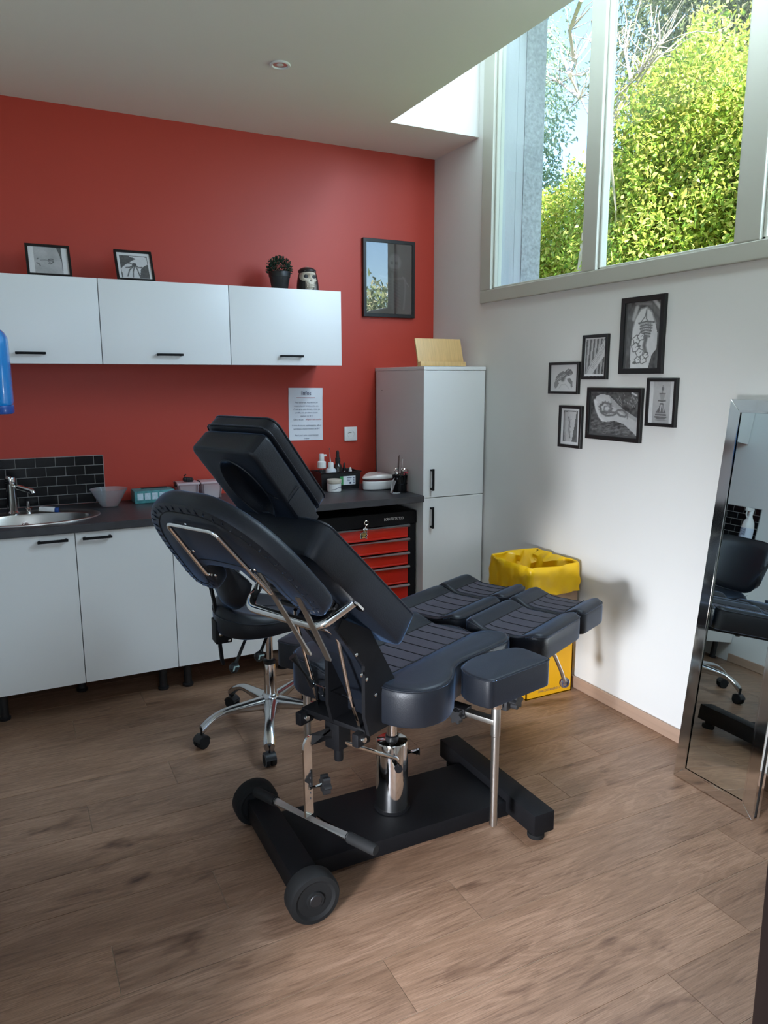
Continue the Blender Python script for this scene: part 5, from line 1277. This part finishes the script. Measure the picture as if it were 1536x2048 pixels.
# --- white nail lamp
WARMWHITE = mat('glossy_warm_white', (.78, .72, .68), .25, coat=.4, noise=(4, .02))
nl = empty('nail_lamp', (1.862, 3.83, .8625), 'white rounded nail lamp with a curved top on the worktop', 'lamp')
Ln = smooth_loop([(-.098, -.03), (-.060, .038), (-.01, .080), (.05, .075), (.092, .035), (.097, -.01), (.085, -.055), (.02, -.075), (-.06, -.066)], 72)
Mn_ = mat4((1.874, 3.79, .8625), (1, -.05, 0), (.05, 1, 0), (0, 0, 1))
mk('base_ring', cushion(Ln * .96, .004, .004, .001, None, 3, rb=.001), BLACKPLASTIC, nl, M=Mn_)
mk('shell', cushion(Ln, .052, .048, .006, None, 4), PLASTICWHITE, nl, M=Mn_)
def hn(u, v): return .016 * math.cos(u / .10 * 1.4) - .006
mk('opening', cushion(Ln * .97, .058, .010, .002, lambda u, v: .6 * hn(u, v), 4), REDINK if False else mat('dark_red_gap', (.10, .03, .03), .5, noise=(20, .2)), nl, M=Mn_)
mk('top_cover', cushion(Ln * 1.02, .078, .016, .010, hn, 7), WARMWHITE, nl, M=Mn_)
mk('button', bx(-.012, .004, -.03, -.026, .0915, .0935, .0005, 1), REDINK, nl, M=Mn_)
# --- wire pen cup with tools
cu = empty('tool_cup', (1.918, 3.60, .8625), 'black wire mesh cup at the worktop end by the tall cupboard', 'cup')
cx0, cy0 = 1.922, 3.60
mk('mesh', join_bm([tb([(cx0 + .036 * math.cos(q), cy0 + .036 * math.sin(q), .866), (cx0 + .040 * math.cos(q), cy0 + .040 * math.sin(q), .958)], .0018, 5) for q in np.linspace(0, 2 * math.pi, 30, endpoint=False)]), BLACKMETAL, cu, kind='stuff')
mk('liner', lt([(.030, .003), (.034, .092)], 24, c=(cx0, cy0, .8625), cap=False), BLACKPLASTIC, cu)
for q_, z_ in ((.0365, .865), (.0405, .959), (.0385, .912)): mk('hoop', tb([(cx0 + q_ * math.cos(q), cy0 + q_ * math.sin(q), z_) for q in np.linspace(0, 2 * math.pi, 32, endpoint=False)], .0022, 6, closed=True), BLACKMETAL, cu)
mk('bottom', lt([(0, 0), (.037, 0), (.037, .004), (0, .004)], 24, c=(cx0, cy0, .8625), cap=False), BLACKMETAL, cu)
def tool(name, lab, pts, r, m, extra=None, cat='tool'):
    t = empty(name, pts[0], lab, cat, 'tools in the wire cup'); mk('shaft', tb(pts, r, 8), m, t)
    if extra: mk('tip', extra, m if not isinstance(extra, tuple) else extra[1], t)
    return t
tool('tweezers', 'tall dark slim tweezers standing in the wire cup', [(1.915, 3.61, .872), (1.917, 3.61, 1.00), (1.921, 3.61, 1.062)], .0045, mat('brown_lacquer', (.10, .06, .05), .4, noise=(20, .2)), tb([(1.921, 3.61, 1.06), (1.923, 3.61, 1.07)], .003, 8))
tool('metal_file', 'thin pale file leaning out of the wire cup towards the cupboard', [(1.918, 3.605, .872), (1.933, 3.60, 1.00), (1.938, 3.60, 1.045)], .003, BRUSHED, tb([(1.938, 3.6, 1.045), (1.940, 3.6, 1.055)], .002, 8))
tool('nail_scissors', 'scissors with a round chrome handle in the wire cup', [(1.905, 3.585, .872), (1.893, 3.58, .96)], .004, CHROME, join_bm([tb([(1.888 + .011 * math.cos(q), 3.578, .985 + .014 * math.sin(q)) for q in np.linspace(0, 2 * math.pi, 18, endpoint=False)], .0036, 6, closed=True)]), 'scissors')
tool('nail_clippers', 'clippers with red-flecked handles in the wire cup', [(1.935, 3.585, .872), (1.945, 3.58, .965)], .005, CHROME, join_bm([tb([(1.944 + .016 * math.cos(q), 3.578, .982 + .013 * math.sin(q)) for q in np.linspace(0, 2 * math.pi, 18, endpoint=False)], .0045, 6, closed=True)]), 'clippers')
rc = mk('red_grip', tb([(1.930, 3.572, .958), (1.938, 3.570, .976), (1.952, 3.57, .972)], .006, 8), REDINK, bpy.data.objects['nail_clippers'])
tool('cuticle_pusher', 'short steel pusher in the wire cup beside the dark tweezers', [(1.928, 3.60, .872), (1.930, 3.592, .985)], .0032, BRUSHED, sphere(NB(), (1.930, 3.592, .99), .006, .004, .008, 10, 8))
wr = mk('cable', tb(fillet([(1.893, 3.60, .952), (1.868, 3.585, .930), (1.848, 3.565, .880), (1.862, 3.555, .8665), (1.90, 3.558, .8655)], .03, 8), .003, 8), mat('grey_cable', (.35, .34, .33), .5, noise=(30, .1)))
tag(wr, 'thin grey cable looping out of the wire cup onto the worktop', 'cable')
ph = empty('phone_stand', (1.862, 3.58, .8625), 'small clear bent stand beside the wire cup', 'stand')
mk('bent_sheet', tb([(1.872, 3.566, .935), (1.850, 3.566, .868), (1.856, 3.566, .8648), (1.885, 3.566, .8648)], .01, 4, flat=(.012, .0016)), mat('grey_clear_plastic', (.42, .42, .43), .3, noise=(9, .05)), ph)
# ================================================================== YELLOW WASTE BOX, MIRROR
YEL = mat('yellow_card', (.76, .38, .006), .5, noise=(5, .05)); BAGM = mat('yellow_bag_film', (.80, .47, .005), .32, noise=(7, .10), bump=(30, .3)); KRAFT = mat('brown_cardboard', (.34, .22, .14), .75, noise=(12, .12))
wb = empty('waste_box', (2.20, 2.77, 0), 'yellow cardboard waste box lined with a yellow plastic bag, in the corner', 'bin')
BX0, BX1, BY0, BY1, BH = 2.062, 2.332, 2.612, 2.905, .585
b = NB()
for (a0, a1, c0, c1) in ((BX0, BX1, BY0, BY0 + .005), (BX0, BX1, BY1 - .005, BY1), (BX0, BX0 + .005, BY0, BY1), (BX1 - .005, BX1, BY0, BY1)): box(b, a0, a1, c0, c1, .0, BH)
box(b, BX0, BX1, BY0, BY1, .001, .006); carton = mk('carton', b, YEL, wb, smooth=False)
mk('folded_flap', bx(BX0 + .004, BX1 + .004, BY0 - .010, BY0 - .003, .425, BH, .001, 1), KRAFT, wb)
mk('folded_flap', bx(BX1 + .002, BX1 + .008, BY0 + .004, BY1, .425, BH, .001, 1), KRAFT, wb)
mk('folded_flap', bx(BX0 - .010, BX0 - .003, BY0 + .004, BY1, .455, BH, .001, 1), KRAFT, wb)
mk('lettering', text_bm('SANICONTAINER 50 L', .0165, mat4((2.198, BY0 - .0006, .030), (1, 0, 0), (0, 0, 1), (0, -1, 0)), sx=.80), INK, wb, smooth=False)
mk('dark_mark', prism(NB(), [(-.03, -.004), (-.012, .004), (.0, -.002), (.02, .003), (.03, -.004)], 0, .0006, M=mat4((2.045, 2.74, .478), (0, -1, 0), (0, 0, 1), (-1, 0, 0))), INK, wb, smooth=False)
# bag: one skin that hangs outside, turns over the rim and sags inside
LBx = round_poly([(BX0 - .012, BY0 - .012), (BX1 + .014, BY0 - .012), (BX1 + .014, BY1 + .008), (BX0 - .012, BY1 + .008)], .022, 128, 6)
Nb = loop_normals(LBx); cB = LBx.mean(0); bm = NB(); prev = None
rows = [(.0, .500, 0), (.002, .520, 0), (.003, .545, 0), (.002, .57, 0), (.002, .595, 0), (.002, .615, 0), (.0, .630, 0), (-.006, .6365, 0), (-.014, .632, 0), (-.024, .612, .0), (-.030, .58, .02), (-.034, .54, .05), (-.036, .48, .10), (-.04, .42, .2), (-.05, .38, .45), (-.06, .36, .8)]
for k, (o, z, s) in enumerate(rows):
    pts = []
    for i, (p, q) in enumerate(zip(LBx, Nb)):
        t = i / 128 * 2 * math.pi; arc = i * .0095
        wr_ = .0035 * math.sin(arc * 40 + z * 70) + .003 * math.sin(arc * 23 - z * 95 + 1.3) + .0025 * math.sin(arc * 71 + z * 30)
        wr_ += .004 * abs(math.sin(arc * 9 + z * 38)) ** 3
        if k < 6: wr_ = abs(wr_) * (1.1 if k else 1.7)
        hem = (.014 * math.sin(t * 2 + .6) + .010 * math.sin(t * 5)) * max(0, 1 - k / 3)
        rimw = .004 * math.sin(t * 3 + 2.0) * (1 if 5 <= k <= 10 else 0) + (.008 if (p[1] > cB[1] + .05) else 0) * (1 if 4 <= k <= 10 else .3)
        if k >= 9: wr_ *= 2.6; 
        sag = (-.03 * max(0, math.sin(t * 2 + 2.2))) if 9 <= k <= 12 else 0
        x, y = p[0] + q[0] * (o + wr_ + sag), p[1] + q[1] * (o + wr_ + sag)
        x, y = x + (cB[0] - x) * s, y + (cB[1] - y) * s
        x = min(x, XR - .003)
        pts.append((x, y, z + hem + rimw + (.008 * math.sin(arc * 33) if k >= 9 else 0)))
    cur = ring_verts(bm, pts)
    if prev: bridge(bm, prev, cur)
    prev = cur
bm.faces.new(prev)
mk('bag_liner', bm, BAGM, wb, ang=50)
# --- leaning mirror
B1 = Vector((2.163, 1.828, .001)); ez = Vector((-.99402, .00867, .10887)).normalized()      # ez: out of the glass, into the room
ex = Vector((0, 0, 1)).cross(ez).normalized() * -1.0
if ex.y > 0: ex = -ex
ey = ez.cross(ex).normalized()
if ey.z < 0: ey = -ey
MHt, MWd = 1.414, .337; B2 = B1 + ex * MWd
MM = mat4(B1, ex, ey, ez)
mr = empty('leaning_mirror', (B1 + B2) / 2, 'tall narrow chrome-framed mirror leaning on the white wall', 'mirror')
FB = .042
def fr_bar(b, pts2, z0, z1): prism(b, pts2, z0, z1)
for P in ([(0, 0), (MWd, 0), (MWd - FB, FB), (FB, FB)], [(0, MHt), (FB, MHt - FB), (MWd - FB, MHt - FB), (MWd, MHt)], [(0, 0), (FB, FB), (FB, MHt - FB), (0, MHt)], [(MWd, 0), (MWd, MHt), (MWd - FB, MHt - FB), (MWd - FB, FB)]):
    b = NB(); prism(b, P, -.002, .010); _bev(b, list(b.verts), .0012, 1)
    mk('frame_bar', b, CHROME, mr, M=MM)
bd = NB()
for P in (((FB, FB), (MWd - FB, FB)), ((FB, MHt - FB), (MWd - FB, MHt - FB)), ((FB, FB), (FB, MHt - FB)), ((MWd - FB, FB), (MWd - FB, MHt - FB))):
    tube(bd, [(P[0][0], P[0][1], .0085), (P[1][0], P[1][1], .0085)], .004, 8)
mk('inner_bead', bd, CHROME, mr, M=MM)
mk('glass', bx(FB - .002, MWd - FB + .002, FB - .002, MHt - FB + .002, .001, .005), MIRROR, mr, M=MM, smooth=False)
mk('backing', bx(.006, MWd - .006, .004, MHt - .004, -.0165, -.002), BLACKPLASTIC, mr, M=MM, smooth=False)
mk('rear_edge', join_bm([bx(MWd - .008, MWd, .0, MHt, -.0285, -.0165, .001, 1), bx(0, .008, 0, MHt, -.0285, -.0165, .001, 1), bx(.008, MWd - .008, MHt - .008, MHt, -.0285, -.0165)]), CHROME, mr, M=MM)
mk('wall_bumper', bx(.05, MWd - .05, MHt - .06, MHt - .035, -.047, -.0165, .003, 1), RUBBER, mr, M=MM)
# ================================================================== OUTSIDE THE WINDOW
GRASSM = mat('lawn_green', (.10, .20, .04), .9, noise=(.8, .4), bump=(8, .5))
struct('ground', bx(2.69, 40, -25, 45, -1.2, -.62), GRASSM)
LEAFM = attr_mat('leaf', .45, translucent=.55, spec=.4)
BARK = mat('grey_bark', (.42, .37, .33), .9, noise=(9, .35, (1, 1, .3)), bump=(40, .6))
def foliage(parent, blobs, length, width, cols, seed, droop=.3, name='foliage'):
    g = np.random.default_rng(seed); Ps = []; Ds = []
    for (c, rad, n) in blobs:
        d = g.normal(size=(n, 3)); d /= np.linalg.norm(d, axis=1)[:, None]
        lump = 1 + .20 * np.sin(d[:, 0] * 7 + c[1] * 3) * np.sin(d[:, 1] * 6 + c[0]) + .12 * np.sin(d[:, 2] * 11 + d[:, 1] * 8)
        r_ = (g.random(n) ** .35) * lump
        Ps.append(np.array(c) + d * np.array(rad) * r_[:, None]); Ds.append(d)
    P = np.vstack(Ps); D = np.vstack(Ds); n = len(P)
    t = D * .5 + g.normal(size=(n, 3)) * .7; t[:, 2] -= droop; t /= np.linalg.norm(t, axis=1)[:, None]
    s = np.cross(t, g.normal(size=(n, 3)) * .6 + np.array([0, 0, 1.0])); s /= np.linalg.norm(s, axis=1)[:, None] + 1e-9
    up = np.cross(s, t)
    L = (length * g.uniform(.6, 1.3, n))[:, None]; Wd = (width * g.uniform(.7, 1.2, n))[:, None]
    V = np.stack([P, P + t * L * .45 + s * Wd + up * L * .06, P + t * L - up * L * .08, P + t * L * .45 - s * Wd + up * L * .06], 1).reshape(-1, 3)
    i = np.arange(n) * 4; F = np.stack([np.stack([i, i + 1, i + 2], 1), np.stack([i, i + 2, i + 3], 1)], 1).reshape(-1, 3)
    k = g.random(n); cols = np.array(cols, float); idx = np.clip((k * len(cols)).astype(int), 0, len(cols) - 1)
    C = cols[idx] * g.uniform(.75, 1.2, (n, 1)); C = np.clip(np.hstack([C, np.ones((n, 1))]), 0, 1)
    me = bpy.data.meshes.new(name); org = np.array(ORG[parent.name])
    me.vertices.add(len(V)); me.vertices.foreach_set('co', (V - org).ravel())
    me.loops.add(len(F) * 3); me.loops.foreach_set('vertex_index', F.ravel())
    me.polygons.add(len(F)); me.polygons.foreach_set('loop_start', np.arange(len(F)) * 3); me.polygons.foreach_set('loop_total', np.full(len(F), 3))
    me.update(calc_edges=True); at = me.color_attributes.new('Col', 'FLOAT_COLOR', 'POINT')
    at.data.foreach_set('color', np.repeat(C, 4, 0).astype(np.float32).ravel()); me.materials.append(LEAFM)
    o = bpy.data.objects.new(name, me); COL.objects.link(o); o.parent = parent; o['kind'] = 'stuff'; ORG[o.name] = ORG[parent.name]; return o
def branches(parent, lines, r0, r1, name='branch'):
    for L in lines:
        n = len(L); mk(name, tb(fillet(L, .25, 4), r0, 8, rr=None) if False else tube(NB(), L, r0, 8, rr=[r0 + (r1 - r0) * k / (n - 1) for k in range(n)]), BARK, parent)
def trunk(parent, x, y, z1, r): mk('trunk', tube(NB(), [(x, y, -.65), (x + .05, y, z1 * .4), (x - .04, y + .05, z1)], r, 10, rr=[r, r * .75, r * .45]), BARK, parent)
YG = [(.44, .54, .09), (.36, .48, .08), (.54, .60, .13), (.27, .40, .07), (.62, .64, .20), (.16, .28, .05), (.48, .44, .12)]
GG = [(.30, .34, .18), (.22, .28, .14), (.40, .42, .26), (.16, .21, .10), (.46, .44, .30)]
BG = [(.26, .36, .26), (.19, .29, .20), (.34, .42, .28)]
TG = 'trees outside the window'
def tree(name, loc, lab, blobs, ln, wd, cols, seed, tr, droop=.3):
    t = empty(name, loc, lab, 'tree', TG); trunk(t, loc[0], loc[1], tr[0], tr[1]); foliage(t, blobs, ln, wd, cols, seed, droop); return t
tree('leafy_tree', (8.2, 7.1, -.62), 'bright yellow-green leafy tree filling the middle pane', [((8.1, 7.15, 4.3), (1.10, 1.05, 1.45), 26000), ((8.3, 6.9, 2.8), (1.4, 1.6, 1.5), 30000), ((7.9, 7.9, 3.3), (.9, .9, 1.2), 13000), ((8.0, 6.4, 4.1), (.8, .8, 1.0), 10000)], .080, .021, YG, 1, (3.6, .16))
tree('leafy_tree', (8.4, 9.4, -.62), 'lower yellow-green leafy tree beside the concrete edge', [((8.4, 9.5, 3.5), (1.2, 1.1, 1.15), 20000), ((8.3, 10.2, 2.7), (1.0, 1.2, 1.3), 17000), ((8.5, 8.7, 2.8), (1.0, 1.0, 1.3), 15000)], .080, .021, YG, 2, (3.0, .14))
tree('leafy_tree', (8.6, 5.2, -.62), 'yellow-green leafy tree in the pane at the picture edge', [((8.6, 5.2, 3.6), (1.4, 1.3, 1.8), 24000)], .08, .021, YG, 3, (3.2, .15))
tree('tall_tree', (12.6, 10.6, -.62), 'tall grey-green tree with hanging foliage behind the yellow-green one', [((12.6, 11.1, 7.4), (1.8, 1.9, 2.6), 16000), ((12.8, 9.3, 7.6), (1.8, 1.9, 2.6), 15000), ((12.6, 10.4, 4.6), (2.0, 2.4, 2.2), 12000), ((12.6, 10.2, 9.8), (1.9, 2.2, 1.6), 9000)], .17, .026, GG, 4, (7.5, .25), 1.0)
tree('distant_tree', (11.6, 15.0, -.62), 'blue-green tree partly hidden by the concrete edge', [((11.6, 15.7, 8.2), (1.2, 1.3, 2.4), 6000), ((11.6, 15.4, 5.6), (1.2, 1.3, 1.4), 4000)], .13, .03, BG, 5, (7.0, .2), .6)
sh = empty('garden_shrub', (6.2, -4.4, -.62), 'grey-green garden shrub seen only as a reflection in the glazed picture', 'shrub')
trunk(sh, 6.2, -4.4, .8, .05); foliage(sh, [((6.2, -4.4, 1.7), (1.9, 1.7, 1.5), 11000)], .14, .03, GG, 8, -.4)
bt = empty('bare_tree', (7.3, 8.5, -.62), 'pale bare branches rising in front of the sky', 'tree', TG)
mk('trunk', tube(NB(), [(7.3, 8.45, -.65), (7.25, 8.35, 2.0), (7.3, 8.18, 4.20)], .10, 10, rr=[.13, .10, .06]), BARK, bt)
branches(bt, [
    [(7.06, 8.29, 6.28), (7.3, 8.78, 6.15), (7.54, 8.96, 5.88), (7.18, 8.6, 5.51), (7.42, 8.66, 5.29), (7.06, 7.97, 4.72), (7.3, 8.16, 4.47)] ,
    [(7.06, 8.45, 5.44), (7.3, 9.0, 6.03)] ,
    [(7.06, 8.24, 5.1), (7.3, 8.95, 5.55), (7.54, 9.59, 5.9)] ,
    [(7.06, 7.97, 4.72), (7.3, 8.13, 5.14), (7.54, 8.53, 5.86), (7.18, 8.22, 6.04)] ,
    [(7.06, 8.38, 5.6), (7.3, 8.46, 5.82), (7.54, 8.6, 6.13)] ,
], .030, .006)
branches(bt, [
    [(6.76, 7.28, 4.01), (7.0, 7.54, 4.62), (7.24, 7.52, 5.11), (6.88, 6.73, 5.15), (7.12, 6.62, 5.46)] ,
    [(6.76, 7.28, 4.51), (7.0, 6.98, 5.05), (7.24, 6.71, 5.31)] ,
    [(6.76, 7.3, 4.74), (7.0, 7.13, 5.0), (7.24, 7.31, 5.37)] ,
    [(6.76, 7.28, 4.01), (7.0, 7.41, 3.54), (7.24, 7.68, 3.31)] ,
    [(6.76, 7.02, 4.87), (7.0, 7.4, 5.36), (7.24, 7.57, 5.8)] ,
], .020, .006)
tw = NB(); rt = random.Random(9)
for (bx_, by_, bz_) in ((7.3, 8.78, 6.15), (7.54, 8.96, 5.88), (7.18, 8.6, 5.51), (7.42, 8.66, 5.29), (7.06, 8.24, 5.1), (7.3, 8.13, 5.14), (7.54, 8.53, 5.86), (7.3, 8.95, 5.55), (7.0, 7.54, 4.62), (7.24, 7.52, 5.11), (6.88, 6.73, 5.15), (7.0, 6.98, 5.05), (7.0, 7.13, 5.0), (7.0, 7.4, 5.36)):
    for k in range(7):
        d = Vector((rt.uniform(-.4, .4), rt.uniform(-1, 1), rt.uniform(-.2, 1))); p = Vector((bx_, by_, bz_)); L_ = [p]
        for q in range(4):
            p = p + d * .16 + Vector((rt.uniform(-.05, .05), rt.uniform(-.06, .06), rt.uniform(-.05, .07))); L_.append(p)
        tube(tw, L_, .008, 5, rr=[.009, .007, .006, .004, .003])
mk('twigs', tw, BARK, bt, kind='stuff')
